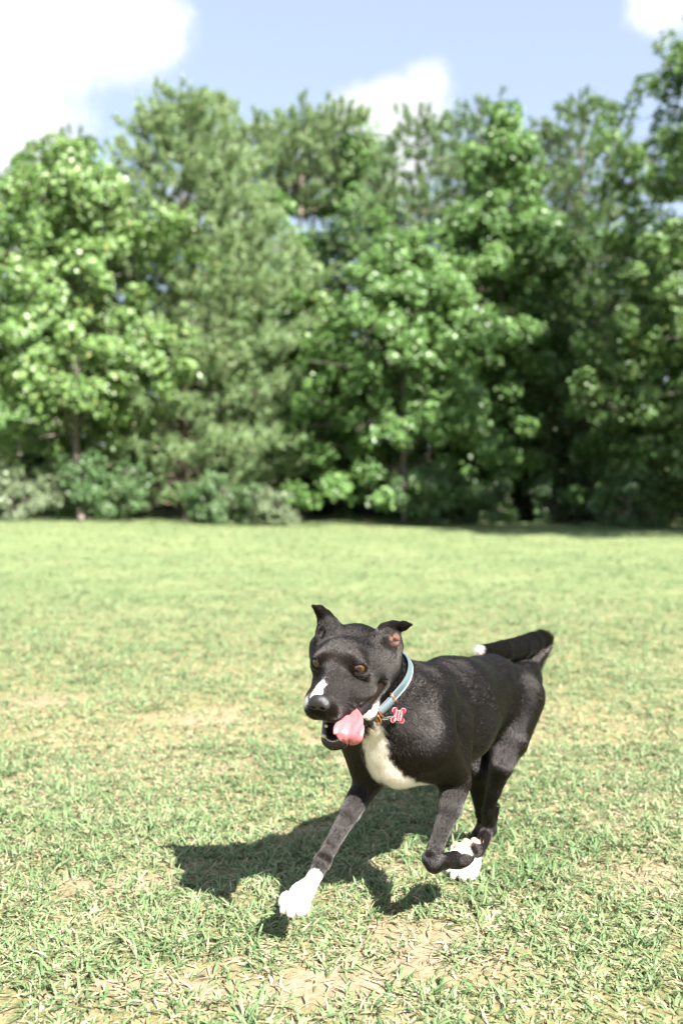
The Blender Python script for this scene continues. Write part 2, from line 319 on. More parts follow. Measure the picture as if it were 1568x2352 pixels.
def broadleaf(name, label, px, Y, top, hw, base_frac, prof, leaf, n_leaf, ll=.16, group='broadleaf trees along the woodland edge', clump=.30, limbs=46, h=None, X=None, cat='tree', droop=0.0, tr=.13):
    global rng; rng = np.random.default_rng(SEED + int(px * 7 + Y * 131 + top * 3 + hw))
    X = (px - 784) / F_PX * Y if X is None else X; z0 = float(gz(X, Y)); H_ = (CAM_H + (Y_HOR - top) / F_PX * Y - z0) if h is None else h; Wm = hw / F_PX * Y
    lean = rng.normal(0, .02, 2); tz = np.linspace(-.15, H_ * .96, 14)
    trunk = np.stack([lean[0] * tz + .05 * np.sin(tz * .9 + px), lean[1] * tz + .05 * np.cos(tz * .8), tz], -1)
    wood = [(trunk, tr, .02)]; C_ = []; Nn = []; Wt = []
    for i in range(limbs):
        t = base_frac + (1 - base_frac) * ((i + rng.random()) / limbs) ** .95; zh = t * H_; az = i * 2.39996 + rng.normal(0, .3)
        Lm = Wm * 1.12 * interp(prof, t) * rng.uniform(.55, 1.15); o = np.array([np.interp(zh, tz, trunk[:, 0]), np.interp(zh, tz, trunk[:, 1]), zh])
        rise = rng.uniform(-.15, .75) * (1.25 - t) - droop * (1 - t)
        d = np.array([math.cos(az), math.sin(az), 0]); s = np.linspace(0, 1, 5)
        path = o + np.outer(s * Lm, d) + np.outer((s ** .8) * Lm * rise + (-.10 * Lm * s ** 3), (0, 0, 1)) + (s[:, None] > .1) * rng.normal(0, .05 * Lm, (5, 3)) * .4
        path[:, 2] = np.minimum(path[:, 2], H_); wood.append((path, .012 + .028 * (1 - t) * min(1, Lm / 2), .006))
        k = max(3, int(6 * Lm / Wm + 2))
        for s_ in np.linspace(.35, 1.0, k):
            p = np.array([np.interp(s_, s, path[:, a]) for a in range(3)]); wdt = Lm * .30 * (1.15 - .55 * s_)
            for _ in range(2):
                off = np.array([-d[1], d[0], 0]) * rng.normal(0, wdt) + np.array([0, 0, 1]) * rng.normal(.02, clump * 1.5) + d * rng.normal(0, .12)
                C_.append(p + off); Nn.append(nrmz(d * .55 + np.array([0, 0, .75]))); Wt.append(rng.uniform(.3, 1.3))
    for _ in range(6):
        C_.append(np.array([trunk[-1, 0], trunk[-1, 1], H_]) + rng.normal(0, .18, 3) - np.array([0, 0, .25])); Nn.append(np.array([0, 0, 1.])); Wt.append(1)
    C_ = np.array(C_); Nn = np.array(Nn); Wt = np.array(Wt); kk = min(len(C_), max(20, int(n_leaf / 75))); pk = rng.choice(len(C_), kk, replace=False); C_, Nn, Wt = C_[pk], Nn[pk], Wt[pk]; ix = rng.choice(len(C_), n_leaf, p=Wt / Wt.sum())
    g = rvec(n_leaf) * np.cbrt(rng.uniform(.25, 1, n_leaf))[:, None] * (rng.uniform(.8, 1.5, kk)[ix] * clump * 1.35)[:, None]; g[:, 2] = g[:, 2] * .85
    c = C_[ix] + g; c[:, 2] = np.maximum(c[:, 2], .08)
    nr = Nn[ix] * 1.0 + rvec(n_leaf) * .85 + g * .5; nr /= np.linalg.norm(nr, axis=1, keepdims=True)
    ln = rng.uniform(.65, 1.25, n_leaf) * ll
    return finish(name, (X, Y, z0), wood, BARK['grey'], leaf_quads(c, nr, rvec(n_leaf), ln, ln * rng.uniform(.7, 1.0, n_leaf)), LM[leaf], label, cat, group)
def pine(name, label, px, Y, top, hw, base_frac, prof, leaf, tufts, group='pines along the woodland edge', nl=.24, per=20, tr=.12, nw=.034, X=None, h=None, gap=.36, bark='pine'):
    global rng; rng = np.random.default_rng(SEED + int(px * 7 + Y * 131 + top * 3 + hw))
    X = (px - 784) / F_PX * Y if X is None else X; z0 = float(gz(X, Y)); H_ = (CAM_H + (Y_HOR - top) / F_PX * Y - z0) if h is None else h; Wm = hw / F_PX * Y
    tz = np.linspace(-.15, H_ * .985, 16); trunk = np.stack([.05 * np.sin(tz * .6 + px), .05 * np.cos(tz * .5 + px), tz], -1); wood = [(trunk, tr, .018)]
    P_, D_ = [], []; zz = base_frac * H_; i = 0
    while zz < H_ * .985:
        t = zz / H_
        for k in range(rng.integers(4, 7)):
            az = i * .9 + k * 6.283 / 5 + rng.normal(0, .25); Lm = Wm * 1.05 * interp(prof, t) * rng.uniform(.65, 1.12); d = np.array([math.cos(az), math.sin(az), 0]); s = np.linspace(0, 1, 5); rise = rng.uniform(-.05, .30) + .35 * max(0, t - .5) - .18 * (1 - t)
            o = np.array([np.interp(zz, tz, trunk[:, 0]), np.interp(zz, tz, trunk[:, 1]), zz]); path = o + np.outer(s * Lm, d) + np.outer(Lm * rise * s + Lm * .16 * s ** 2, (0, 0, 1)); path[:, 2] = np.clip(path[:, 2], .12, H_)
            wood.append((path, .014 + .022 * (1 - t), .007)); m_ = max(3, int(Lm / .17))
            for s_ in np.linspace(.28, 1.0, m_):
                p = np.array([np.interp(s_, s, path[:, a]) for a in range(3)])
                for _ in range(6 if s_ > .5 else 4):
                    sd = np.array([-d[1], d[0], 0]) * rng.normal(0, .30 * Lm * (1.1 - .6 * s_) + .06); P_.append(p + sd + np.array([0, 0, rng.normal(.05, .09)]) + d * rng.normal(0, .08)); D_.append(nrmz(d * .55 + sd * .5 + np.array([0, 0, rng.uniform(.35, 1.1)])))
        zz += gap * rng.uniform(.75, 1.25); i += 1
    for _ in range(8): P_.append(np.array([trunk[-1, 0], trunk[-1, 1], H_ - rng.uniform(0, .5)])); D_.append(nrmz(np.array([rng.normal(0, .3), rng.normal(0, .3), 1])))
    P_ = np.array(P_); D_ = np.array(D_); tufts = tufts // 3; per = per * 2; nw = nw * 1.35
    if len(P_) > tufts:
        ix = rng.choice(len(P_), tufts, replace=False); P_, D_ = P_[ix], D_[ix]
    n_ = len(P_) * per; p = np.repeat(P_, per, 0); d = np.repeat(D_, per, 0); a = d * rng.uniform(.15, 1.0, n_)[:, None] + rvec(n_) * .85; a /= np.linalg.norm(a, axis=1, keepdims=True)
    ln = rng.uniform(.7, 1.2, n_) * nl; nr = np.cross(a, rvec(n_)); nr /= np.linalg.norm(nr, axis=1, keepdims=True) + 1e-9
    c = p + d * (rng.random(n_) * .34 - .10)[:, None] + a * ln[:, None] * .5 + rvec(n_) * .05; c[:, 2] = np.maximum(c[:, 2], .05)
    return finish(name, (X, Y, z0), wood, BARK[bark], needle_tris(c, nr, a, ln, np.full(n_, nw) * rng.uniform(.8, 1.3, n_)), LM[leaf], label, 'tree', group)
OV = [(0, .55), (.15, .9), (.4, 1.0), (.65, .9), (.85, .62), (1, .2)]
CON = [(0, .8), (.12, 1.0), (.35, 1.0), (.6, .86), (.8, .64), (.93, .40), (1, .12)]
COL_ = [(0, .6), (.2, 1.0), (.6, .95), (.85, .6), (1, .15)]
TOPP = [(0, .1), (.72, .3), (.80, .9), (.88, 1.0), (.95, .7), (1, .25)]
# far row that closes the wood
FG = 'understory trees deep in the wood'
FL = ['dark tree deep in the wood ' + w for w in ('beyond the left picture border', 'behind the left border of the bright sweetgum', 'behind the middle of the bright sweetgum', 'between the bright sweetgum and the big pine',
      'behind the trunk of the big left pine', 'behind the right boughs of the big pine', 'behind the gap with the bare pine trunks', 'behind the left half of the broad sweetgum', 'behind the right half of the broad sweetgum',
      'behind the narrow poplar', 'behind the pointed pine on the right', 'behind the tall tree at the right edge', 'beyond the right picture border')]
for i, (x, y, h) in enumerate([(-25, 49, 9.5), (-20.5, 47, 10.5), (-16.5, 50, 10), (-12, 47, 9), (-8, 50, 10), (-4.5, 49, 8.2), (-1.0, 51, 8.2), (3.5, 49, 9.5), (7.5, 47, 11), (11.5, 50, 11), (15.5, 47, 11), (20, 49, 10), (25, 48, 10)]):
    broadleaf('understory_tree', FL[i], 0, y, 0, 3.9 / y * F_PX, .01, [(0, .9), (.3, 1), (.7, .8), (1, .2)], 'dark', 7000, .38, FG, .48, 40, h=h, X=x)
broadleaf('woodland_tree', 'distant green tree behind the left treetops, at the left picture edge', 45, 43, 385, 230, .10, OV, 'poplar', 22500, .20, 'tall trees behind the front row', .42)
pine('tall_pine', 'distant pine with its tip just above the bright left broadleaf tree', 165, 45, 312, 170, .25, CON, 'pine', 3120, 'tall trees behind the front row')
pine('tall_pine', 'tall thin-crowned pine whose top leans out right behind the big left pine', 492, 43, 215, 120, .30, COL_, 'palepine', 2925, 'tall trees behind the front row')
pine('tall_pine', 'open-crowned pine with bare pale trunk showing in the gap, middle of the picture', 690, 44, 285, 190, .77, TOPP, 'palepine', 2730, 'tall trees behind the front row', gap=.42, tr=.22, bark='pale')
pine('tall_pine', 'slim bare-trunked pine right of the pale pine trunk in the gap', 718, 46, 300, 130, .76, TOPP, 'palepine', 1638, 'tall trees behind the front row', gap=.42, tr=.18, bark='pale')
broadleaf('woodland_tree', 'hazy green tree crown under the small white cloud', 845, 44, 335, 165, .30, OV, 'poplar', 19000, .2, 'tall trees behind the front row', .4)
pine('tall_pine', 'tall pine behind the narrow poplar, right of the small cloud', 1100, 41, 235, 190, .20, CON, 'pine', 4290, 'tall trees behind the front row')
pine('tall_pine', 'pine with pointed tip between the narrow poplar and the right broadleaf tree', 1332, 38, 235, 215, .05, CON, 'pine', 5070, 'tall trees behind the front row')
pine('tall_pine', 'pine top filling the notch beside the pointed pine on the right', 1245, 43, 285, 170, .20, CON, 'pine', 3120, 'tall trees behind the front row')
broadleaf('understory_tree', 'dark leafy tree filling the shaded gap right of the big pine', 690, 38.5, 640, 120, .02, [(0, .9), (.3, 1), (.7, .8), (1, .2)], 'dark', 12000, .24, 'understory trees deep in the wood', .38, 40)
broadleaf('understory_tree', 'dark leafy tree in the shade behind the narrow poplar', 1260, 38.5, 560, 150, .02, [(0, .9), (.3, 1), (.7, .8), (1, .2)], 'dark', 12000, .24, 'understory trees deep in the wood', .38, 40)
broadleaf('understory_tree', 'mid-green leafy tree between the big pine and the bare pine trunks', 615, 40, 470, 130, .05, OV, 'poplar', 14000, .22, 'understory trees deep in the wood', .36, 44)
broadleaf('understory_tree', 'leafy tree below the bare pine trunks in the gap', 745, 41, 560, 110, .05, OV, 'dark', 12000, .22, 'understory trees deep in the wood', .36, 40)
# front row, left to right
pine('loblolly_pine', 'big full loblolly pine left of centre with boughs to the lawn', 425, 33.5, 245, 300, .045, CON, 'palepine', 15000, per=16)
broadleaf('sweetgum_tree', 'bright yellow-green sweetgum at the far left in front of the big pine', 185, 30, 360, 300, .17, [(0, .55), (.2, .95), (.45, 1), (.65, .82), (.85, .52), (1, .15)], 'gum', 39000, .17, clump=.25, limbs=64)
pine('loblolly_pine', 'dark green pine right of the gap, under the small cloud', 962, 36, 265, 225, .05, CON, 'pine', 4420)
broadleaf('young_tree', 'small yellow-green tree in the dark gap right of the big pine', 712, 35, 600, 95, .10, OV, 'gum', 7500, .17, clump=.25, limbs=26, tr=.07)
broadleaf('poplar_tree', 'tall narrow light green poplar right of centre', 1150, 33, 240, 165, .08, COL_, 'poplar', 30000, .17, clump=.24, limbs=70)
broadleaf('sweetgum_tree', 'broad low sweetgum at centre right with sunlit leaf clumps', 925, 31, 555, 235, .03, [(0, .8), (.2, 1), (.5, 1), (.75, .8), (.92, .5), (1, .2)], 'poplar', 30000, .17, clump=.24, limbs=60)
broadleaf('sweetgum_tree', 'sunlit lower tree in front of the narrow poplar', 1095, 32, 600, 130, .05, OV, 'poplar', 12000, .17, clump=.24, limbs=34)
pine('loblolly_pine', 'shaded dark pine under the pointed pine at the right', 1395, 34, 560, 215, .03, CON, 'pine', 3380)
broadleaf('maple_tree', 'tall broadleaf tree rising out of the picture at the right edge', 1640, 28, 30, 300, .03, COL_, 'right', 44000, .16, clump=.25, limbs=80)
broadleaf('maple_tree', 'shaded lower broadleaf tree at the right edge in front of the dark pine', 1500, 30, 640, 130, .02, OV, 'right', 13500, .16, clump=.25, limbs=36)
broadleaf('maple_tree', 'broadleaf tree of the same edge standing beyond the right picture border', 0, 21, 0, 2.6 / 21 * F_PX, .08, COL_, 'right', 18000, .2, clump=.3, limbs=50, h=11.0, X=13.6)
broadleaf('maple_tree', 'nearest broadleaf tree out of view to the right, shading the far lawn', 0, 18, 0, 3.0 / 18 * F_PX, .10, COL_, 'right', 18000, .2, clump=.3, limbs=50, h=15.0, X=11.2)
broadleaf('maple_tree', 'slim tall broadleaf tree just past the right picture border, shading the lawn edge', 0, 20, 0, 2.0 / 20 * F_PX, .12, COL_, 'right', 14000, .2, clump=.3, limbs=50, h=15.5, X=10.0)
for lab, x, y, h, lf in (('woodland tree beyond the left picture border, first past the bright sweetgum', -15.0, 31, 10.5, 'gum'), ('taller woodland tree beyond the left picture border, behind the first', -18.5, 36, 13.5, 'poplar'), ('far woodland tree beyond the left picture border', -23.5, 32, 11.5, 'poplar'),
                      ('outermost woodland tree beyond the left picture border', -29, 35, 12.5, 'gum'), ('woodland tree beyond the right picture border behind the tall maple', 16.5, 30, 12.5, 'right'), ('outermost woodland tree beyond the right picture border', 22, 32, 12, 'poplar')):
    broadleaf('woodland_tree', lab, 0, y, 0, 3.4 / y * F_PX, .04, OV, lf, 8000, .30, 'trees beyond the picture borders', .36, 50, h=h, X=x)
SG = 'shrubs along the foot of the trees'
def shrub(label, px, Y, top, hw, leaf, n, ll=.10):
    broadleaf('shrub', label, px, Y, top, hw, .04, [(0, .8), (.3, 1), (.7, .8), (1, .35)], leaf, n, ll, SG, .14, 26, cat='shrub', tr=.03)
shrub('round dark green shrub under the bright left sweetgum', 190, 27.5, 1062, 82, 'shrub', 4200)
shrub('pale grey-green low shrub at the left picture edge', 45, 26.5, 1108, 92, 'paleshrub', 4200)
shrub('small leafy shoot right of the round dark shrub', 290, 28, 1075, 40, 'shrub', 1200)
shrub('grey-green spreading shrub below the boughs of the big pine', 500, 29.5, 1095, 80, 'shrub', 3600)
shrub('flat pale shrub right of the big pine at the lawn edge', 630, 29.5, 1150, 75, 'paleshrub', 3200)
shrub('dark low shrub at the foot of the broad sweetgum', 900, 33, 1120, 70, 'shrub', 2200)
shrub('green shrub with a few sunlit leaves below the narrow poplar', 1075, 31, 1085, 55, 'shrub', 2000)
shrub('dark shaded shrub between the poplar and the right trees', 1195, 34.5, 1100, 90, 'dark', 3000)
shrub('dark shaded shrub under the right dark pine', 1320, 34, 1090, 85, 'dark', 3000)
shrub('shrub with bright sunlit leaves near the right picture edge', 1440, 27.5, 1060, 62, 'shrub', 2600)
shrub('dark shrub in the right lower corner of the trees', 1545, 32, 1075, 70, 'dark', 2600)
shrub('leafy bush with sunlit top under the broad sweetgum', 985, 28.5, 1085, 75, 'shrub', 3000)
shrub('low weedy bush at the lawn edge between broad sweetgum and poplar', 1130, 29.5, 1120, 70, 'shrub', 2200)
shrub('bright low bush at the foot of the right dark pine', 1260, 31, 1110, 60, 'shrub', 2200)
shrub('bushy low growth filling the dark gap beside the big pine', 700, 34, 1060, 90, 'dark', 3000)
# ================================================================== the dog
COL_TILT = (0, 0, -.12)
# a signed-distance body: round cones and ellipsoids blended smoothly, meshed once as one continuous skin
BLK = None; FAR = .075
def blocks(fn, p, size=.05):
    """evaluate in small blocks of space, skipping the shapes that are far from a block"""
    global BLK
    k = np.floor(p / size).astype(np.int64); k -= k.min(0); m = k.max(0) + 1
    key = (k[:, 0] * m[1] + k[:, 1]) * m[2] + k[:, 2]
    o = np.argsort(key, kind='stable'); ks = key[o]; cut = np.flatnonzero(np.diff(ks)) + 1
    out = np.empty(len(p))
    for ix in np.split(o, cut):
        q = p[ix]; c = (q.min(0) + q.max(0)) / 2; BLK = (c, float(np.linalg.norm(q - c, axis=1).max())); out[ix] = fn(q)
    BLK = None
    return out
def rcone(a, b, r1, r2):
    a = np.asarray(a, float); b = np.asarray(b, float); ba = b - a; bb = ba @ ba
    c0 = (a + b) / 2; R0 = math.sqrt(bb) / 2 + max(r1, r2)
    def f(p):
        if BLK is not None and np.linalg.norm(BLK[0] - c0) - R0 - BLK[1] > FAR: return np.full(len(p), FAR)
        h = np.clip((p - a) @ ba / bb, 0, 1)
        return np.linalg.norm(p - a - h[:, None] * ba, axis=1) - (r1 + (r2 - r1) * h)
    f.flow = nrmz(ba); return f
def ellip(c, axes, r, flow=None):
    c = np.asarray(c, float); A = np.array(axes, float).T; r = np.asarray(r, float)
    R0 = r.max()
    def f(p):
        if BLK is not None and np.linalg.norm(BLK[0] - c) - R0 - BLK[1] > FAR: return np.full(len(p), FAR)
        q = ((p - c) @ A) / r
        k0 = np.linalg.norm(q, axis=1); k1 = np.linalg.norm(q / r, axis=1) + 1e-9
        return k0 * (k0 - 1.0) / k1
    f.flow = nrmz(flow) if flow is not None else -np.asarray(axes[1], float); return f
def smin(a, b, k):
    h = np.maximum(k - np.abs(a - b), 0) / k
    return np.minimum(a, b) - h * h * k * 0.25
def ssub(a, b, k):                     # a minus b
    return -smin(-a, b, k)
def blend(prims, k):
    def f(p):
        d = prims[0](p)
        for q in prims[1:]: d = smin(d, q(p), getattr(q, 'k', k))
        return d
    return f
def K(f, k): f.k = k; return f

# --- frames
def head_frame(yaw, pitch, roll):
    y, p, r = R(yaw), R(pitch), R(roll)
    fw = np.array([-math.sin(y) * math.cos(p), -math.cos(y) * math.cos(p), math.sin(p)])
    lf = np.array([math.cos(y), -math.sin(y), 0.0]); up = np.cross(lf, fw)
    if up[2] < 0: up = -up
    return lf * math.cos(r) - up * math.sin(r), fw, up * math.cos(r) + lf * math.sin(r)
HL, HF, HU = head_frame(24, -22, 3)
HO = P(777, 1527, 1.70)
HA = (HL, HF, HU)
def hd(x, y, z): return HO + (HL * x + HF * y + HU * z) / 1000.0
OPEN = R(28)
def jw(x, y, z):                       # closed-jaw millimetres -> opened jaw, world
    yy, zz = y + 50, z + 45
    return hd(x, yy * math.cos(OPEN) + zz * math.sin(OPEN) - 50, -yy * math.sin(OPEN) + zz * math.cos(OPEN) - 45)
JF = nrmz(HF * math.cos(OPEN) - HU * math.sin(OPEN)); JU = nrmz(HU * math.cos(OPEN) + HF * math.sin(OPEN)); JA = (HL, JF, JU)
mm = lambda *r: np.array(r) / 1000.0

BF = nrmz((-0.536, -0.844, 0.09)); BL = nrmz((0.844, -0.536, 0)); BU = nrmz(np.cross(BL, BF)); BU = BU if BU[2] > 0 else -BU
BA = (BL, BF, BU)
T1 = P(945, 1645, 1.90); T2 = P(1040, 1618, 2.05); T3 = P(1110, 1588, 2.18); T4 = P(1168, 1592, 2.30)
back = -BF
torso_p = [
    ellip(T1 - BU * .006, BA, (.080, .12, .106), back - .3 * BU), ellip(T2 - BU * .012, BA, (.090, .15, .112), back - .3 * BU),
    ellip(T3 - BU * .004, BA, (.074, .13, .082), back - .25 * BU), ellip(T4 - BU * .01, BA, (.062, .088, .074), back - .5 * BU), ellip(P(1196, 1560, 2.37), BA, (.046, .06, .046), back - .5 * BU),
    ellip(T1 + BF * .05 - BU * .04, BA, (.054, .066, .070), -BU + .2 * back),            # forechest
    ellip(T1 - BF * .02 - BU * .082, BA, (.048, .12, .038), back),                         # keel
    K(rcone(T1 + BU * .066 + BL * .032 - BF * .030, T1 + BF * .065 + BL * .064 - BU * .012, .026, .038), .036),
    K(rcone(T1 + BU * .066 - BL * .032 - BF * .030, T1 + BF * .065 - BL * .064 - BU * .012, .026, .038), .036),
]
NK0 = hd(0, -82, -22); NK1 = T1 + BU * .028 + BF * .045
neck_p = [rcone(NK0, NK1, .047, .072), rcone(hd(0, -56, -88), T1 + BF * .080 - BU * .022, .041, .052)]
COL_C = NK0 + (NK1 - NK0) * .50; COL_N = nrmz(nrmz(NK1 - NK0) + np.array(COL_TILT))
# hind quarters and legs (left = the dog's left, nearest the lens)
def leg(pts, k=.02):
    ps = []
    for (a, ra), (b, rb) in zip(pts[:-1], pts[1:]): ps.append(rcone(a, b, ra, rb))
    return ps
def paw(c, fw, up, s=1.0, spread=1.0):
    """four toes and a pad, c = centre of the foot, fw = towards the toes"""
    fw = nrmz(fw); up = nrmz(np.asarray(up, float) - fw * (np.asarray(up) @ fw)); sd = np.cross(fw, up)
    ps = [ellip(c - fw * .006 * s, (sd, fw, up), np.array([.024, .024, .015]) * s, fw)]
    for i, (x, y) in enumerate(((-.019, .016), (-.0075, .026), (.0075, .026), (.019, .016))):
        ps.append(ellip(c + (sd * x * spread + fw * y - up * .003) * s, (sd, fw, up), np.array([.0088, .0155, .0118]) * s, fw))
        ps[-1].k = .003
    return ps
hipL = P(1186, 1600, 2.235); kneeL = P(1156, 1736, 2.125); hockL = P(1122, 1903, 2.17); pawL = P(1076, 1988, 2.095)
hipR = hipL - BL * .125; kneeR = P(1096, 1765, 2.20); hockR = P(1112, 1890, 2.29); pawR = P(1050, 1996, 2.13)
hl = [rcone(hipL, P(1170, 1700, 2.17), .062, .038), rcone(hipL - BF * .042 - BU * .01, P(1186, 1712, 2.20), .046, .022),
      rcone(P(1170, 1700, 2.17), P(1150, 1762, 2.13), .038, .0230), rcone(P(1150, 1762, 2.13), P(1133, 1815, 2.14), .0230, .0150), rcone(P(1133, 1815, 2.14), P(1120, 1863, 2.155), .0150, .0122),
      rcone(P(1120, 1863, 2.155), hockL, .0122, .0155), rcone(P(1142, 1850, 2.175), hockL - BF * .018 + BU * .006, .005, .009),
      rcone(hockL, P(1090, 1968, 2.11), .0150, .0130)]
pawL_fw = nrmz((-.55, -.80, -.12)); hlp = paw(pawL + np.array([-.006, -.005, 0]), pawL_fw, (0, 0, 1), 1.12, 1.15)
hr = [rcone(hipR, kneeR, .060, .030), rcone(kneeR, P(1106, 1868, 2.26), .029, .013), rcone(P(1106, 1868, 2.26), hockR, .013, .015), rcone(hockR, P(1062, 1978, 2.16), .014, .0125)]
hrp = paw(pawR, (-.6, -.78, -.08), (0, 0, 1), 1.08)
# right foreleg reaching out, left foreleg folded
shR = T1 + BF * .055 - BL * .078 - BU * .04
elR = P(842, 1802, 1.885); wrR = P(741, 1978, 1.80)
fr = [rcone(shR, elR + BU * .01, .042, .026), rcone(T1 - BL * .062 - BU * .03 - BF * .03, elR - BF * .014 + BU * .008, .036, .017),
      rcone(elR, P(804, 1866, 1.857), .0245, .0190), rcone(P(804, 1866, 1.857), P(757, 1948, 1.815), .0180, .0124), rcone(P(757, 1948, 1.815), wrR, .0124, .0152), rcone(wrR, P(713, 2030, 1.775), .0136, .0128)]
frp = paw(P(688, 2057, 1.755), (-.62, -.62, -.48), (-.25, -.35, .9), .98, 1.2)
shL = T1 + BF * .045 + BL * .072 - BU * .045
elL = P(1046, 1800, 1.87); wrL = P(991, 1972, 1.80)
fl = [rcone(shL, elL + BU * .012, .042, .027), rcone(T1 + BL * .060 - BU * .02 - BF * .05, elL - BF * .016 + BU * .006, .038, .018),
      rcone(elL, P(1032, 1856, 1.847), .0265, .0215), rcone(P(1032, 1856, 1.847), P(1001, 1943, 1.81), .0205, .0130), rcone(P(1001, 1943, 1.81), wrL, .0130, .0155),
      rcone(wrL, P(997, 1984, 1.795), .0155, .0145), rcone(P(997, 1984, 1.795), P(1040, 1974, 1.845), .0145, .0140)]
flp = paw(P(1060, 1967, 1.875), (.62, .72, .12), (.35, -.05, -.9), 1.22, 1.1)
tail_pts = [(P(1210, 1555, 2.39), .022), (P(1224, 1524, 2.425), .0175), (P(1237, 1500, 2.445), .016), (P(1248, 1480, 2.452), .0155), (P(1250, 1471, 2.450), .0155), (P(1243, 1468, 2.440), .016), (P(1226, 1474, 2.415), .0185), (P(1200, 1485, 2.375), .0205), (P(1160, 1493, 2.31), .018), (P(1122, 1495, 2.25), .012), (P(1104, 1493, 2.225), .008)]
tail_p = leg([(p_, r_ * 1.15) for p_, r_ in tail_pts])

# --- head
def both(fn): return [fn(-1), fn(1)]
up_p = [ellip(hd(0, -56, -15), HA, mm(62, 64, 38)), ellip(hd(0, -30, -6), HA, mm(46, 41, 33))]
up_p += both(lambda s: ellip(hd(s * 28, -11, 7), HA, mm(17, 16, 11)))
up_p += both(lambda s: rcone(hd(s * 43, -14, -16), hd(s * 62, -70, -14), .0155, .021))
up_p += both(lambda s: ellip(hd(s * 56, -74, -30), HA, mm(25, 38, 38)))
up_p += [rcone(hd(0, 75, -23), hd(0, -6, -15), .0185, .026)]
up_p += both(lambda s: ellip(hd(s * 18, 44, -40), HA, mm(21, 44, 26)))
up_p += both(lambda s: ellip(hd(s * 13, 73, -38), HA, mm(16, 17, 19)))
up_p += both(lambda s: rcone(hd(s * 23, 48, -46), hd(s * 40, -14, -47), .0165, .0185))
for q in up_p: q.k = .016
for q in up_p[2:4]: q.k = .012
JOWL = P(850, 1628, 1.735)
jaw_p = [ellip(jw(0, 78, -63), JA, mm(17, 13, 11.5))]
jaw_p += both(lambda s: rcone(jw(s * 13, 71, -63), jw(s * 26, 10, -60), .0115, .0125))
jaw_p += both(lambda s: rcone(jw(s * 27, 10, -62), jw(s * 45, -46, -63), .0120, .019))
jaw_p += [ellip(jw(0, 12, -66), JA, mm(24, 62, 7)), ellip(jw(0, -35, -62), JA, mm(36, 35, 20)), ellip(JOWL, JA, mm(12, 20, 11)), ellip(JOWL - HL * .085, JA, mm(12, 20, 11))]
for q in jaw_p: q.k = .010
EYE = {s: hd(s * 36.5, -2.5, -0.5) for s in (-1, 1)}
EDIR = {s: nrmz(HL * s * .50 + HF * .85 + HU * .10) for s in (-1, 1)}
palate = ellip(hd(0, 30, -64), HA, mm(25, 50, 19))
SLIT = {1: P(861, 1602, 1.672)}; _l = (SLIT[1] - HO); SLIT[-1] = SLIT[1] - HL * (2 * (_l @ HL))
slit = both(lambda s: K(rcone(SLIT[s], hd(s * 33, 40, -78), .0036, .0125), 0))
# ears: image-left (dog's right) pricked with the tip folding out, image-right (dog's left) folding to the side
earR = [rcone(P(763, 1470, 1.775), P(755, 1440, 1.785), .0245, .0190), rcone(P(755, 1440, 1.785), P(745, 1416, 1.785), .0185, .0112),
        rcone(P(745, 1416, 1.785), P(734, 1402, 1.775), .0112, .0072), rcone(P(734, 1402, 1.775), P(719, 1392.5, 1.76), .0072, .0034),
        rcone(P(738, 1452, 1.770), P(733, 1466, 1.765), .0100, .0080)]
earL = [rcone(P(888, 1478, 1.745), P(890, 1453, 1.76), .0245, .0175), rcone(P(890, 1453, 1.76), P(905, 1442, 1.755), .0160, .0105),
        rcone(P(905, 1442, 1.755), P(926, 1437.5, 1.74), .0100, .0064), rcone(P(926, 1437.5, 1.74), P(943, 1434.5, 1.73), .0062, .0028),
        rcone(P(906, 1470, 1.74), P(912, 1483, 1.745), .0120, .0085)]
conchaL = ellip(P(906, 1467, 1.722), (nrmz(HL + .4 * HU), HF, nrmz(HU - .4 * HL)), mm(6.5, 15, 11)); conchaR = ellip(P(735, 1450, 1.752), HA, mm(8, 16, 17))

def vnoise(p, s, seed=0):
    q = p * s + seed * 13.7
    return (np.sin(q[:, 0] * 1.7 + np.sin(q[:, 1] * 2.3 + q[:, 2])) + np.sin(q[:, 1] * 2.1 + np.sin(q[:, 2] * 1.9 + q[:, 0] * 1.3)) + np.sin(q[:, 2] * 2.7 + np.sin(q[:, 0] * 2.2)) ) / 3
def sdf(p):
    head = blend(up_p, .016)(p)
    head = ssub(head, palate(p), .006)
    jaw = blend(jaw_p, .010)(p)
    head = smin(head, jaw, .012)
    head = ssub(head, np.minimum(slit[0](p), slit[1](p)), .004)
    for s in (-1, 1):
        e = EDIR[s]; sd = nrmz(np.cross(e, HU)); u = np.cross(sd, e)
        lid = np.linalg.norm(p - EYE[s], axis=1) - .0132
        head = smin(head, lid, .008)
        tilt = nrmz(sd + u * (.16 * s)); u2 = nrmz(np.cross(tilt, e))
        head = ssub(head, ellip(EYE[s] + e * .009, (tilt, e, u2), (.0102, .011, .0071))(p), .002)
    for ear, con in ((earR, conchaR), (earL, conchaL)):
        head = smin(head, ssub(blend(ear, .010)(p), con(p), .004), .012)
    for s in (-1, 1):                                   # stop furrow between the eyes
        pass
    body = blend(torso_p, .035)(p)
    body = smin(body, blend(neck_p, .03)(p), .035)
    body = body + .0034 * vnoise(p, 17, 21) + .0016 * vnoise(p, 43, 22)          # muscle and rib relief
    body = smin(body, head, .018)
    d = None
    for lg, pw, k in ((hl, hlp, .030), (hr, hrp, .030), (fr, frp, .036), (fl, flp, .044)):
        g = smin(blend(lg, .007)(p), blend(pw, .010)(p), .012)
        g = smin(body, g, k)
        d = g if d is None else np.minimum(d, g)
    d = smin(d, blend(tail_p, .003)(p), .012)
    return d

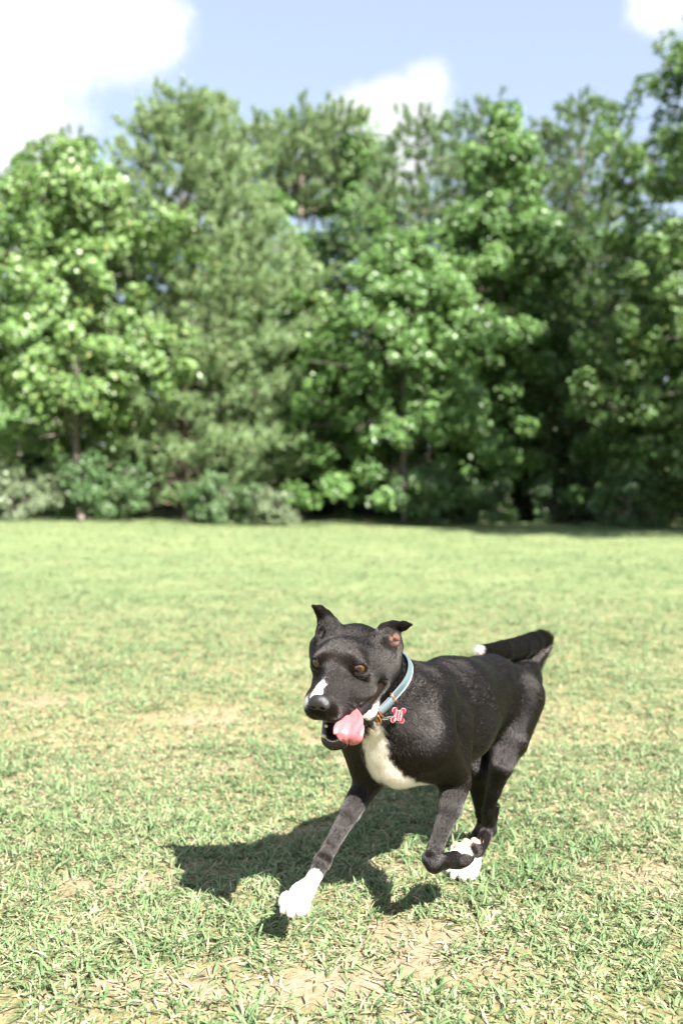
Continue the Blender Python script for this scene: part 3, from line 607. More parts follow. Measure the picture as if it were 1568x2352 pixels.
def surface(fn, lo, hi, h, C=4):
    lo = np.asarray(lo, float); n = (np.ceil((np.asarray(hi) - lo) / (h * C)).astype(int)) * C + 1
    cn = (n - 1) // C
    ax = [np.arange(c) for c in cn]
    ci = np.stack(np.meshgrid(*ax, indexing='ij'), -1).reshape(-1, 3)
    cc = lo + (ci + .5) * (h * C)
    dv = blocks(fn, cc, .06)
    near = np.abs(dv) < h * C * 1.25
    vals = np.repeat(np.repeat(np.repeat(np.where(dv < 0, -1., 1.).reshape(cn), C, 0), C, 1), C, 2)
    vals = np.pad(vals, ((0, 1),) * 3, mode='edge').astype(np.float32)
    off = np.stack(np.meshgrid(*[np.arange(C + 1)] * 3, indexing='ij'), -1).reshape(-1, 3)
    idx = (ci[near][:, None, :] * C + off[None]).reshape(-1, 3)
    key = np.unique((idx[:, 0] * n[1] + idx[:, 1]) * n[2] + idx[:, 2])
    ii = np.stack([key // (n[1] * n[2]), key // n[2] % n[1], key % n[2]], -1)
    pp = lo + ii * h
    v = blocks(fn, pp, .05)
    vals.reshape(-1)[key] = v
    ins = vals < 0
    cnt = np.zeros(np.array(ins.shape) - 1, np.uint8)
    for a in (0, 1):
        for b in (0, 1):
            for c in (0, 1):
                cnt += ins[a:a + cnt.shape[0], b:b + cnt.shape[1], c:c + cnt.shape[2]]
    act = np.argwhere((cnt > 0) & (cnt < 8))
    vid = -np.ones(cnt.shape, np.int64); vid[tuple(act.T)] = np.arange(len(act))
    acc = np.zeros((len(act), 3)); w = np.zeros(len(act))
    cor = [(0, 0, 0), (1, 0, 0), (0, 1, 0), (1, 1, 0), (0, 0, 1), (1, 0, 1), (0, 1, 1), (1, 1, 1)]
    g = lambda o: vals[act[:, 0] + o[0], act[:, 1] + o[1], act[:, 2] + o[2]]
    for a in cor:
        for axx in range(3):
            if a[axx]: continue
            b = list(a); b[axx] = 1
            va, vb = g(a), g(b); cr = (va < 0) != (vb < 0)
            t = np.where(cr, va / np.where(cr, va - vb, 1), 0)
            q = np.array(a, float)[None].repeat(len(act), 0); q[:, axx] += t
            acc += q * cr[:, None]; w += cr
    verts = lo + (act + acc / w[:, None]) * h
    faces = []
    for axx in range(3):
        u, v2 = (axx + 1) % 3, (axx + 2) % 3
        s0 = [slice(1, -1)] * 3; s0[axx] = slice(0, -1); s1 = [slice(1, -1)] * 3; s1[axx] = slice(1, None)
        a, b = ins[tuple(s0)], ins[tuple(s1)]
        e = np.argwhere(a != b); base = e.copy(); base[:, u] += 1; base[:, v2] += 1
        fl_ = a[tuple(e.T)]
        def cell(du, dv_):
            q = base.copy(); q[:, u] -= du; q[:, v2] -= dv_
            return vid[tuple(q.T)]
        qd = np.stack([cell(1, 1), cell(0, 1), cell(0, 0), cell(1, 0)], -1)
        qd[~fl_] = qd[~fl_][:, ::-1]
        faces.append(qd)
    return verts, np.concatenate(faces)
def grad(fn, p, e=.0012):
    g = np.stack([blocks(fn, p + d) - blocks(fn, p - d) for d in np.eye(3) * e], -1)
    return g / (np.linalg.norm(g, axis=1, keepdims=True) + 1e-12)
V, Q = surface(sdf, (-.13, 1.52, -.02), (.56, 2.53, .68), .0030)
Gn = grad(sdf, V)
V = V - Gn * np.clip(blocks(sdf, V), -.002, .002)[:, None] * .8

# --- coat masks in space
def caps(p, pts):
    d = None
    S_ = np.array([1, .4, 1])
    for (a, ra), (b, rb) in zip(pts[:-1], pts[1:]):
        q = rcone(a * S_, b * S_, ra, rb)(p * S_); d = q if d is None else np.minimum(d, q)
    return d
def hloc(p):
    q = p - HO; return np.stack([q @ HL, q @ HF, q @ HU], -1) * 1000
def white_mask(p, n):
    j = vnoise(p, 120, 1) * .004 + vnoise(p, 420, 2) * .0025
    w = caps(p, [(P(864, 1655, 1.80), .019), (P(860, 1710, 1.79), .021), (P(872, 1762, 1.80), .027), (P(916, 1794, 1.81), .019), (P(980, 1814, 1.84), .010)]) + j * 1.5
    hl_ = hloc(p)
    blaze = rcone(hd(-8, 89, -12), hd(-3, 22, -3), .0130, .0030)(p) + j * .6
    side = rcone(hd(-24, 82, -28), hd(-24, 62, -46), .010, .010)(p) + j * .5
    throat = caps(p, [(P(838, 1650, 1.72), .006), (P(866, 1630, 1.73), .009)]) + j * .6
    w = np.minimum(w, np.minimum(blaze, np.minimum(side, throat)))
    pf = rcone(P(715, 2042, 1.77), P(680, 2075, 1.74), .032, .055)(p) + j
    pf2 = rcone(P(768, 1955, 1.825), P(752, 2000, 1.81), .003, .008)(p) + j * .3
    pl = rcone(P(1058, 1966, 1.87), P(1092, 1950, 1.93), .024, .05)(p) + j * .6
    hp = rcone(P(1090, 1978, 2.10), P(1050, 2005, 2.06), .022, .05)(p) + j * .6
    hq = rcone(P(1062, 1982, 2.15), P(1030, 2005, 2.08), .022, .05)(p) + j * .6
    tp = np.linalg.norm(p - P(1101, 1490, 2.22), axis=1) - .015 + j * .5
    return np.minimum.reduce([w, pf, pf2, pl, hp, hq, tp])
wm = white_mask(V, Gn)
HLc = hloc(V)
# mouth lining and lips
d_up = blend(up_p, .016)(V); d_jaw = blend(jaw_p, .010)(V)
jl = V - jw(0, 0, -62); jz = jl @ JU * 1000; jy = jl @ JF * 1000; jx = jl @ HL * 1000
mouth_u = (palate(V) < .003) & (HLc[:, 2] < -36) & (HLc[:, 1] > -30)
mouth_j = (np.abs(d_jaw) < .004) & ((Gn @ JU) > .25) & (jy > -45) & (jz > -6) & (HLc[:, 2] < -45)
slit_d = np.minimum(slit[0](V), slit[1](V))
jowl_d = np.minimum(jaw_p[-1](V), jaw_p[-2](V))
gum = np.clip((mouth_u | (mouth_j & (jowl_d > .006)) | (slit_d < .0035)).astype(float), 0, 1)
lipd = np.linalg.norm(V - jw(0, 84, -60), axis=1)
conch = np.minimum(conchaL(V), conchaR(V) + .05)
bare = np.clip(1 - np.abs(conch) / .003, 0, 1) * (conch < .003) * (vnoise(V, 220, 7) < .15)
nose_c = hd(0, 81, -15)
# --- nose leather as its own part
nose_ax = HA
def nose_sdf(p):
    d = ellip(hd(0, 85, -21), HA, mm(17.5, 12, 13))(p)
    d = smin(d, ellip(hd(0, 87, -15), HA, mm(14, 9, 8))(p), .006)
    for s in (-1, 1):
        d = smin(d, ellip(hd(s * 10.5, 88, -23), HA, mm(8.5, 9, 8.5))(p), .005)
    d = smin(d, ellip(hd(0, 84, -33), HA, mm(6, 8, 9))(p), .005)
    for s in (-1, 1):
        d = ssub(d, ellip(hd(s * 8.2, 97, -24), (nrmz(HL + HU * .15 * s), HF, nrmz(HU - HL * .15 * s)), mm(4.8, 8, 3.6))(p), .0015)
        d = ssub(d, rcone(hd(s * 9, 97, -24.5), hd(s * 17, 93, -27), .0016, .001)(p), .0015)
    d = ssub(d, rcone(hd(0, 97.5, -24), hd(0, 93, -40), .0009, .0009)(p), .002)
    return d
dog = empty('dog', (float(T1[0]), float(T1[1]), 0.0))
tag(dog, 'running black dog with white chest, white paws and tongue hanging out', 'dog')
DL = np.array(dog.location)
def dpart(name, verts, faces, mat, smooth=True, parent=None):
    par = parent or dog
    off = DL if parent is None else np.array(parent['_o'])
    me = mesh_np(name, np.asarray(verts) - DL, faces, smooth)
    o = link(name, me, dog if parent is None else parent); me.materials.append(mat)
    return o

# --- materials of the dog
def skin_material():
    m, nt, N, L = new_mat('dog_skin')
    out = N.new('ShaderNodeOutputMaterial'); b = N.new('ShaderNodeBsdfPrincipled')
    def at(nm):
        a = N.new('ShaderNodeAttribute'); a.attribute_name = nm; return a
    w, g, br = at('white'), at('gum'), at('bare')
    n = N.new('ShaderNodeTexNoise'); n.inputs['Scale'].default_value = 90; n.inputs['Detail'].default_value = 4
    r = ramp(N, [(.3, (.004, .0035, .0035)), (.7, (.009, .007, .006))]); L.new(n.outputs[0], r.inputs[0])
    def mx(fac, a, c):
        x = N.new('ShaderNodeMixRGB'); L.new(fac, x.inputs[0]); L.new(a, x.inputs[1]); x.inputs[2].default_value = (*c, 1); return x.outputs[0]
    c = mx(w.outputs['Fac'], r.outputs[0], (.62, .57, .50)); c = mx(br.outputs['Fac'], c, (.11, .050, .034)); c = mx(g.outputs['Fac'], c, (.012, .006, .007))
    L.new(c, b.inputs['Base Color'])
    mr = N.new('ShaderNodeMapRange'); L.new(g.outputs['Fac'], mr.inputs[0]); mr.inputs[3].default_value = .55; mr.inputs[4].default_value = .22
    L.new(mr.outputs[0], b.inputs['Roughness']); sm = N.new('ShaderNodeMapRange'); L.new(g.outputs['Fac'], sm.inputs[0]); sm.inputs[3].default_value = .06; sm.inputs[4].default_value = .45; L.new(sm.outputs[0], b.inputs['Specular IOR Level'])
    L.new(b.outputs[0], out.inputs[0]); return m
def hair_material(name, cols, rough=.34, IOR_=1.46):
    m, nt, N, L = new_mat(name)
    out = N.new('ShaderNodeOutputMaterial'); b = N.new('ShaderNodeBsdfHairPrincipled')
    b.model = 'CHIANG'; b.parametrization = 'COLOR'
    ci = N.new('ShaderNodeHairInfo'); r = ramp(N, cols); L.new(ci.outputs['Random'], r.inputs[0])
    L.new(r.outputs[0], b.inputs['Color'])
    b.inputs['Roughness'].default_value = rough; b.inputs['Radial Roughness'].default_value = .45
    b.inputs['Coat'].default_value = .0; b.inputs['IOR'].default_value = IOR_; b.inputs['Random Roughness'].default_value = .2
    L.new(b.outputs[0], out.inputs[0]); return m
M_skin = skin_material()
M_black = hair_material('black_fur', [(0, (.002, .0017, .0016)), (.6, (.005, .0037, .0031)), (.9, (.014, .0088, .0062)), (1, (.040, .022, .013))], .16, 1.42)
M_white = hair_material('white_fur', [(0, (.50, .465, .40)), (1, (.70, .665, .60))], .45)
body_o = dpart('body', V, Q, M_skin)
for nm, arr in (('white', (wm < 0).astype(np.float32)), ('gum', gum), ('bare', bare)):
    a = body_o.data.attributes.new(nm, 'FLOAT', 'POINT'); a.data.foreach_set('value', np.asarray(arr, np.float32))

# --- coat: short hairs combed along the body
groups = [(torso_p, .0105), (neck_p, .0105), (hl[:4] + hr[:2], .008), (hl[4:] + hr[2:], .0055), (hlp + hrp, .005), (fr[:2] + fl[:2], .009), (fr[2:] + fl[2:], .0055), (frp + flp, .005), (tail_p, .019), (up_p, .0048), (jaw_p, .004), (earR + earL, .0034)]
for q in torso_p[-2:]: q.flow = nrmz(back - .45 * BU)
for q in fr[:2] + fl[:2] + hl[:2] + hr[:1]: q.flow = nrmz(back * .7 - BU)
for q in tail_p[:3]: q.flow = nrmz((.5, .8, -.35))
flow = np.zeros_like(V); hlen = np.zeros(len(V)); wsum = np.zeros(len(V))
for ps, ln in groups:
    for q in ps:
        wgt = np.exp(-np.clip(q(V), 0, .2) / .008) + 1e-6
        flow += wgt[:, None] * q.flow; hlen += wgt * ln; wsum += wgt
hlen /= wsum
hlen *= np.clip(1 + .8 * ((wm < 0) & (V[:, 2] > .2) & (V[:, 2] < .46) & (HLc[:, 1] < 0)), 1, 1.6)
flow -= Gn * np.sum(flow * Gn, 1, keepdims=True); flow /= np.linalg.norm(flow, axis=1, keepdims=True) + 1e-9
eye_d = np.minimum(np.linalg.norm(V - EYE[1], axis=1), np.linalg.norm(V - EYE[-1], axis=1))
nohair = (gum > .5) | (eye_d < .0128) | (ellip(hd(0, 85, -23), HA, mm(19, 14, 18))(V) < 0) | ((bare > .6) & (vnoise(V, 300, 8) < .25))
lip_edge = (np.linalg.norm(V - jw(0, 80, -58), axis=1) < .018)
nohair |= lip_edge | (np.abs((V - COL_C) @ COL_N) < .0082) & (np.linalg.norm(V - COL_C, axis=1) < .086) & (blend(neck_p, .03)(V) < .02)
def fur(count):
    a, b, c, d = (V[Q[:, i]] for i in range(4))
    area = np.linalg.norm(np.cross(c - a, d - b), axis=1) * .5
    short = hlen[Q[:, 0]]
    wgt = area * np.clip(.0085 / short, .7, 1.6) * ~nohair[Q].any(1)
    fi = rng.choice(len(Q), count, p=wgt / wgt.sum())
    u, v = rng.random(count), rng.random(count)
    bw = np.stack([(1 - u) * (1 - v), u * (1 - v), u * v, (1 - u) * v], -1)
    mixv = lambda A: np.einsum('ij,ij...->i...', bw, A[Q[fi]])
    p0, n, fw, ln = mixv(V), mixv(Gn), mixv(flow), mixv(hlen)
    n /= np.linalg.norm(n, axis=1, keepdims=True); fw /= np.linalg.norm(fw, axis=1, keepdims=True) + 1e-9
    ln = ln * rng.uniform(.65, 1.2, count)
    fw = fw + rng.normal(0, .06, (count, 3)) + np.stack([vnoise(p0, 60, 3), vnoise(p0, 60, 4), vnoise(p0, 60, 5)], -1) * .05 + np.stack([vnoise(p0, 22, 6), vnoise(p0, 22, 7), vnoise(p0, 22, 8)], -1) * (.36 * np.clip((p0[:, 2] - .24) / .08, .12, 1) * np.clip((blend(tail_p, .016)(p0) - .012) / .02, .1, 1))[:, None]
    fw -= n * np.sum(fw * n, 1, keepdims=True) * .8
    lift = (.62 + .2 * vnoise(p0, 30, 9) + 0.9 * (rng.random(count) < .03))[:, None]
    p1 = p0 + (fw * .45 + n * .16 * lift) * ln[:, None]; p2 = p0 + (fw * .97 + n * .18 * lift) * ln[:, None]
    pts = np.stack([p0 - n * .0005, p1, p2], 1)
    isw = white_mask(p0 + rng.normal(0, .0012, (count, 3)), n) < 0
    return pts, isw
def hair_obj(name, pts, mat, rad):
    hc = bpy.data.hair_curves.new(name); hc.add_curves([3] * len(pts))
    hc.attributes['position'].data.foreach_set('vector', (pts - DL).astype(np.float32).ravel())
    ra = hc.attributes.get('radius') or hc.attributes.new('radius', 'FLOAT', 'POINT')
    ra.data.foreach_set('value', np.tile(np.array([rad, rad * .8, rad * .15], np.float32), len(pts)))
    hc.materials.append(mat)
    o = link(name, hc, dog); o['kind'] = 'stuff'; return o
hp_, hw_ = fur(FUR)
hair_obj('black_coat', hp_[~hw_], M_black, .00016)
hair_obj('white_coat', hp_[hw_], M_white, .00018)

# --- nose, eyes, tongue, teeth
M_nose = pbr('nose_leather', (.012, .011, .013), .38, .6)
def bump_noise(m, scale, strength, dist=.001):
    nt = m.node_tree; N, L = nt.nodes, nt.links; b = next(n for n in N if n.type == 'BSDF_PRINCIPLED')
    v = N.new('ShaderNodeTexVoronoi'); v.inputs['Scale'].default_value = scale
    tc = N.new('ShaderNodeTexCoord'); L.new(tc.outputs['Object'], v.inputs['Vector'])
    bp = N.new('ShaderNodeBump'); bp.inputs['Strength'].default_value = strength; bp.inputs['Distance'].default_value = dist
    L.new(v.outputs['Distance'], bp.inputs['Height']); L.new(bp.outputs[0], b.inputs['Normal'])
bump_noise(M_nose, 900, .5)
nv, nq = surface(nose_sdf, hd(0, 80, -24) - .04, hd(0, 80, -24) + .04, .0011)
nv = nv - grad(nose_sdf, nv, .0006) * nose_sdf(nv)[:, None]
dpart('nose', nv, nq, M_nose)
def ball(c, e, r, cap=math.pi, rings=20, seg=32, t0=0.0, push=0.0):
    e = nrmz(e); a = nrmz(np.cross(e, (0, 0, 1))); b = np.cross(a, e)
    vs = []; fs = []
    for i in range(rings + 1):
        t = t0 + (cap - t0) * i / rings
        for j in range(seg):
            f_ = 2 * math.pi * j / seg
            vs.append(c + r * (e * math.cos(t) + (a * math.cos(f_) + b * math.sin(f_)) * math.sin(t)) + e * push)
    for i in range(rings):
        for j in range(seg):
            fs.append((i * seg + j, (i + 1) * seg + j, (i + 1) * seg + (j + 1) % seg, i * seg + (j + 1) % seg))
    return np.array(vs), np.array(fs)
M_sclera = pbr('eye_sclera', (.10, .055, .035), .15, .5)
m, nt, N, L = new_mat('eye_iris'); out = N.new('ShaderNodeOutputMaterial'); b = N.new('ShaderNodeBsdfPrincipled')
n = N.new('ShaderNodeTexNoise'); n.inputs['Scale'].default_value = 700; r = ramp(N, [(.3, (.034, .010, .002)), (.7, (.095, .029, .005))]); L.new(n.outputs[0], r.inputs[0]); L.new(r.outputs[0], b.inputs['Base Color'])
b.inputs['Roughness'].default_value = .12; b.inputs['Coat Weight'].default_value = 1; b.inputs['Coat Roughness'].default_value = .02; L.new(b.outputs[0], out.inputs[0]); M_iris = m
M_pupil = pbr('eye_pupil', (.004, .004, .005), .05, .8)
LOOK = {s: nrmz(HL * (s * .40 + .02) + HF * .91 + HU * .14) for s in (-1, 1)}
for s in (-1, 1):
    v, f_ = ball(EYE[s], LOOK[s], .0112); eo = dpart('eye', v, f_, M_sclera)
    eo['label'] = 'amber eye on the dog\'s ' + ('left' if s > 0 else 'right') + ' side'
    eo['_o'] = [0, 0, 0]
    v, f_ = ball(EYE[s], LOOK[s], .0114, cap=.86, rings=8); io = dpart('iris', v, f_, M_iris); io.parent = eo
    v, f_ = ball(EYE[s], LOOK[s], .01155, cap=.42, rings=5); po = dpart('pupil', v, f_, M_pupil); po.parent = eo
    del eo['_o']
# tongue: a fleshy ribbon from the throat over the lower lip, grooved down the middle
def tongue():
    ctr = [hd(2, -15, -58), hd(8, 15, -62), P(806, 1648, 1.645), P(801, 1666, 1.618), P(801, 1684, 1.604), P(800, 1700, 1.604), P(801, 1709, 1.612)]
    hw = [.012, .014, .0185, .0240, .0255, .0195, .006]
    th = [.006, .006, .0055, .005, .0045, .0035, .002]
    wd = [HL, HL, nrmz(HL + HU * .05), nrmz(HL + np.array([0, 0, .0])), HL, HL, HL]
    # resample with Catmull-Rom
    def cr(A, n=9):
        A = np.array(A, float); A = A if A.ndim > 1 else A[:, None]; E = np.vstack([2 * A[0] - A[1], A, 2 * A[-1] - A[-2]]); o = []
        for i in range(1, len(E) - 2):
            for t in np.linspace(0, 1, n, endpoint=(i == len(E) - 3)):
                a, b_, c_, d_ = E[i - 1:i + 3]
                o.append(.5 * (2 * b_ + (c_ - a) * t + (2 * a - 5 * b_ + 4 * c_ - d_) * t * t + (3 * b_ - a - 3 * c_ + d_) * t ** 3))
        return np.array(o)
    C_, W_, T_, D_ = cr(ctr), cr(hw)[:, 0], cr(th)[:, 0], cr(wd)
    seg = 28; vs = []; fs = []
    for i in range(len(C_)):
        tg = nrmz(C_[min(i + 1, len(C_) - 1)] - C_[max(i - 1, 0)]); w = nrmz(D_[i] - tg * (D_[i] @ tg)); nn = np.cross(w, tg)
        if nn @ (HF + HU * .6) < 0: nn = -nn
        for j in range(seg):
            a = 2 * math.pi * j / seg; x = math.cos(a); z = math.sin(a)
            cup = (-.20 * (1 - x * x) + .08 * math.exp(-((x - .75) / .2) ** 2)) * W_[i] * .8
            groove = -.0030 * math.exp(-(x / .09) ** 2) * (z > 0)
            wob = .0009 * math.sin(x * 9 + i * .35)
            vs.append(C_[i] + w * x * W_[i] + nn * (z * T_[i] * (1 - .35 * x * x) + cup + groove + wob))
        if i:
            for j in range(seg):
                a, b_ = (i - 1) * seg + j, (i - 1) * seg + (j + 1) % seg
                fs.append((a, b_, b_ + seg, a + seg))
    caps_ = [list(range(seg)), [len(vs) - seg + j for j in range(seg)][::-1]]
    return np.array(vs), [np.array(fs), np.array(caps_)]
m, nt, N, L = new_mat('tongue'); out = N.new('ShaderNodeOutputMaterial'); b = N.new('ShaderNodeBsdfPrincipled')
n = N.new('ShaderNodeTexNoise'); n.inputs['Scale'].default_value = 60; n.inputs['Detail'].default_value = 5; r = ramp(N, [(.3, (.33, .090, .100)), (.7, (.41, .135, .145))]); L.new(n.outputs[0], r.inputs[0]); L.new(r.outputs[0], b.inputs['Base Color'])
b.inputs['Roughness'].default_value = .24; b.inputs['Subsurface Weight'].default_value = .25; b.inputs['Subsurface Radius'].default_value = (.006, .002, .0015); b.inputs['Subsurface Scale'].default_value = 1.0
v = N.new('ShaderNodeTexVoronoi'); v.inputs['Scale'].default_value = 700; bp = N.new('ShaderNodeBump'); bp.inputs['Strength'].default_value = .35; bp.inputs['Distance'].default_value = .0006
L.new(v.outputs['Distance'], bp.inputs['Height']); L.new(bp.outputs[0], b.inputs['Normal']); L.new(b.outputs[0], out.inputs[0]); M_tongue = m
tv, tf = tongue(); dpart('tongue', tv, tf, M_tongue)
M_tooth = pbr('tooth', (.62, .55, .42), .25, .5)
def tooth(base, tip, r, flat=1.0):
    base = np.asarray(base); tip = np.asarray(tip); ax_ = tip - base; w = nrmz(np.cross(ax_, HF)); u = nrmz(np.cross(w, ax_)); vs = []; fs = []
    prof = [(-.3, .9), (0, 1), (.35, .95), (.7, .66), (.92, .3), (1, .02)]
    for t, k in prof:
        for j in range(8):
            a = 2 * math.pi * j / 8; vs.append(base + ax_ * t + (w * math.cos(a) + u * math.sin(a) * flat) * r * k)
    for i in range(len(prof) - 1):
        for j in range(8):
            fs.append((i * 8 + j, i * 8 + (j + 1) % 8, (i + 1) * 8 + (j + 1) % 8, (i + 1) * 8 + j))
    dpart('tooth', np.array(vs), np.array(fs), M_tooth)
for i in range(6):
    x = -10 + 4.0 * i; y = 81 - abs(i - 2.5) ** 2 * .55
    tooth(jw(x, y, -53), jw(x * 1.05, y + 1.5, -48), .0019, .7)
for s in (-1, 1):
    tooth(jw(s * 14, 74, -54), jw(s * 17, 78, -37), .0034)
    tooth(hd(s * 15, 70, -50), hd(s * 16, 72, -66), .0034)
    tooth(jw(s * 17, 56, -52), jw(s * 18, 56, -46), .003); tooth(jw(s * 20, 45, -52), jw(s * 21, 45, -45), .0035)
    tooth(hd(s * 8, 80, -50), hd(s * 8, 81, -57), .002)
# whiskers
M_whisk = pbr('whisker', (.02, .018, .016), .4)
wk = []
for s in (-1, 1):
    for i in range(7):
        a = hd(s * rng.uniform(24, 31), rng.uniform(48, 70), rng.uniform(-46, -26)); d = nrmz(HL * s * rng.uniform(.6, 1) + HF * rng.uniform(-.2, .5) + HU * rng.uniform(-.4, .3)); ln = rng.uniform(.025, .045)
        wk.append([a, a + d * ln * .5 + HU * .003, a + d * ln - HU * .004])
hair_obj('whiskers', np.array(wk), M_whisk, .00028)
# claws
M_claw = pbr('claw', (.10, .06, .04), .35)
def claws(c, fw, up, s, spread, z=-.004):
    fw = nrmz(fw); up = nrmz(np.asarray(up, float) - fw * (np.asarray(up) @ fw)); sd = np.cross(fw, up)
    for x, y in ((-.019, .016), (-.0075, .026), (.0075, .026), (.019, .016)):
        b0 = c + (sd * x * spread + fw * (y + .012) + up * z) * s; tip = b0 + (fw * .009 - up * .006) * s
        vs = []; fs = []
        for t, k in ((0, 1), (.5, .75), (1, .1)):
            for j in range(6):
                a = math.pi * j / 3; vs.append(b0 + (tip - b0) * t + up * .0015 * math.sin(math.pi * t) + (sd * math.cos(a) + up * math.sin(a)) * .0026 * k)
        for i in range(2):
            for j in range(6): fs.append((i * 6 + j, i * 6 + (j + 1) % 6, i * 6 + 6 + (j + 1) % 6, i * 6 + 6 + j))
        dpart('claw', np.array(vs), np.array(fs), M_claw)
claws(pawL + np.array([-.006, -.005, 0]), pawL_fw, (0, 0, 1), 1.12, 1.15); claws(P(688, 2057, 1.755), (-.62, -.62, -.48), (-.25, -.35, .9), .98, 1.2)
claws(P(1060, 1967, 1.875), (.62, .72, .12), (.35, -.05, -.9), 1.22, 1.1)
# paw pads of the folded foot, turned up towards the light
M_pad = pbr('paw_pad', (.42, .25, .16), .7)
pc = P(1060, 1967, 1.875); pf_ = nrmz((.62, .72, .12)); pu = nrmz(np.array((.35, -.05, -.9)) - pf_ * (np.array((.35, -.05, -.9)) @ pf_)); ps_ = np.cross(pf_, pu)
for x, y, r_ in ((-.019, .018, .0075), (-.0075, .029, .0075), (.0075, .029, .0075), (.019, .018, .0075), (0, .001, .0125)):
    v, f_ = ball(pc + (ps_ * x * 1.1 + pf_ * y - pu * (.0105 if r_ < .01 else .009)) * 1.22, -pu, r_ * 1.15, rings=8, seg=14)
    dpart('paw_pad', v, f_, M_pad)

# ================================================================== collar and tag (things the dog wears)
def neck_only(p):
    d = smin(blend(torso_p, .035)(p), blend(neck_p, .03)(p), .035)
    return smin(d, blend(up_p, .016)(p), .018) * 1.0
CA = nrmz(np.cross(COL_N, HL)); CA = CA if CA[2] > 0 else -CA          # "up" in the collar plane
CBV = nrmz(np.cross(CA, COL_N)); CBV = CBV if CBV[0] > 0 else -CBV       # towards the dog's left
def ring_r(t):
    d = np.outer(np.cos(t), CA) + np.outer(np.sin(t), CBV); r = np.full(len(t), .03)
    for _ in range(60): r -= np.clip(neck_only(COL_C + d * r[:, None]), -.004, .004)
    return d, r
tt = np.linspace(0, 2 * math.pi, 120, endpoint=False)
dd, rr = ring_r(tt)
k5 = np.array([1, 2, 3, 2, 1]) / 9.0
for _ in range(6): rr = sum(np.roll(rr, i - 2) * k5[i] for i in range(5))
rr = np.minimum(rr, .085)
def cpt(t, up=0.0, off=0.0):
    """point on the collar: t turns from the top over the dog's left, up = along the neck, off = outwards"""
    x = (t % (2 * math.pi)) / (2 * math.pi) * 120; i = int(x) % 120; f_ = x - int(x)
    r = rr[i] * (1 - f_) + rr[(i + 1) % 120] * f_
    return COL_C + (CA * math.cos(t) + CBV * math.sin(t)) * (r + off) + COL_N * up
def band(t0, t1, n, half, o0, o1, closed=False):
    vs = []; fs = []; ts = np.linspace(t0, t1, n, endpoint=not closed)
    for t in ts:
        for u, o in ((-half, o0), (-half, o1), (-half * .0, o1 + .0003), (half, o1), (half, o0)): vs.append(cpt(t, u, o))
    m_ = len(ts)
    for i in range(m_ if closed else m_ - 1):
        j = (i + 1) % m_
        for k in range(5): fs.append((i * 5 + k, i * 5 + (k + 1) % 5, j * 5 + (k + 1) % 5, j * 5 + k))
    cap_ = [] if closed else [tuple(range(5))[::-1], tuple(range((m_ - 1) * 5, m_ * 5))]
    return np.array(vs), [np.array(fs)] + ([np.array(cap_)] if cap_ else [])
collar = empty('dog_collar', tuple(float(x) for x in COL_C))
tag(collar, 'teal ribbed webbing collar with copper loops around the black dog\'s neck', 'collar')
def cpart(name, v, f_, mat, par=None, smooth=True):
    me = mesh_np(name, np.asarray(v) - COL_C, f_, smooth); me.materials.append(mat); return link(name, me, par or collar)
m, nt, N, L = new_mat('teal_webbing'); out = N.new('ShaderNodeOutputMaterial'); b = N.new('ShaderNodeBsdfPrincipled')
tc = N.new('ShaderNodeTexCoord'); wv = N.new('ShaderNodeTexNoise'); wv.inputs['Scale'].default_value = 900; L.new(tc.outputs['Object'], wv.inputs[0])
r = ramp(N, [(.3, (.026, .060, .074)), (.7, (.046, .088, .103))]); L.new(wv.outputs[0], r.inputs[0]); L.new(r.outputs[0], b.inputs['Base Color']); b.inputs['Roughness'].default_value = .7; b.inputs['Sheen Weight'].default_value = .3
L.new(b.outputs[0], out.inputs[0]); M_web = m
M_stitch = pbr('pale_stitch', (.62, .62, .56), .7); M_copper = pbr('copper_loop', (.72, .30, .14), .3, .5, Metallic=.9); M_plastic = pbr('black_plastic', (.012, .014, .015), .35)
M_greyweb = pbr('grey_webbing', (.075, .10, .112), .8); M_steel = pbr('split_ring_steel', (.66, .63, .60), .22, .5, Metallic=1.0)
TA, TB = R(128), R(150)      # adjuster and d-ring lie on the dog's left under the jaw
web = cpart('webbing', *band(0, 2 * math.pi, 160, .0075, .0012, .0042, True), M_web)
# woven ribs stand proud of the strap
vs = []; fs = []; q = 0
for t in np.linspace(0, 2 * math.pi, 200, endpoint=False):
    if R(136) < t < R(240): continue
    for u in (-.0069, .0069):
        for o, dt in ((.0040, -.006), (.0050, 0), (.0040, .006)): vs.append(cpt(t + dt, u, o))
    fs += [(q, q + 1, q + 4, q + 3), (q + 1, q + 2, q + 5, q + 4)]; q += 6
cpart('ribs', np.array(vs), np.array(fs), M_web, web)['kind'] = 'stuff'
vs = []; fs = []; q = 0
for t in np.linspace(0, 2 * math.pi, 150, endpoint=False):
    if R(136) < t < R(240): continue
    for du, dt in ((-.0008, -.011), (.0008, -.011), (.0008, .011), (-.0008, .011)): vs.append(cpt(t + dt, .0042 + du, .0053))
    fs.append((q, q + 1, q + 2, q + 3)); q += 4
cpart('stitching', np.array(vs), np.array(fs), M_stitch, web)['kind'] = 'stuff'
cpart('strap_end', *band(R(138), R(160), 14, .0080, .0040, .0072), M_greyweb)
cpart('buckle', *band(R(172), R(212), 18, .0120, .0030, .0120), M_plastic)
cpart('buckle_clasp', *band(R(178), R(194), 8, .0132, .0040, .0135), M_plastic)
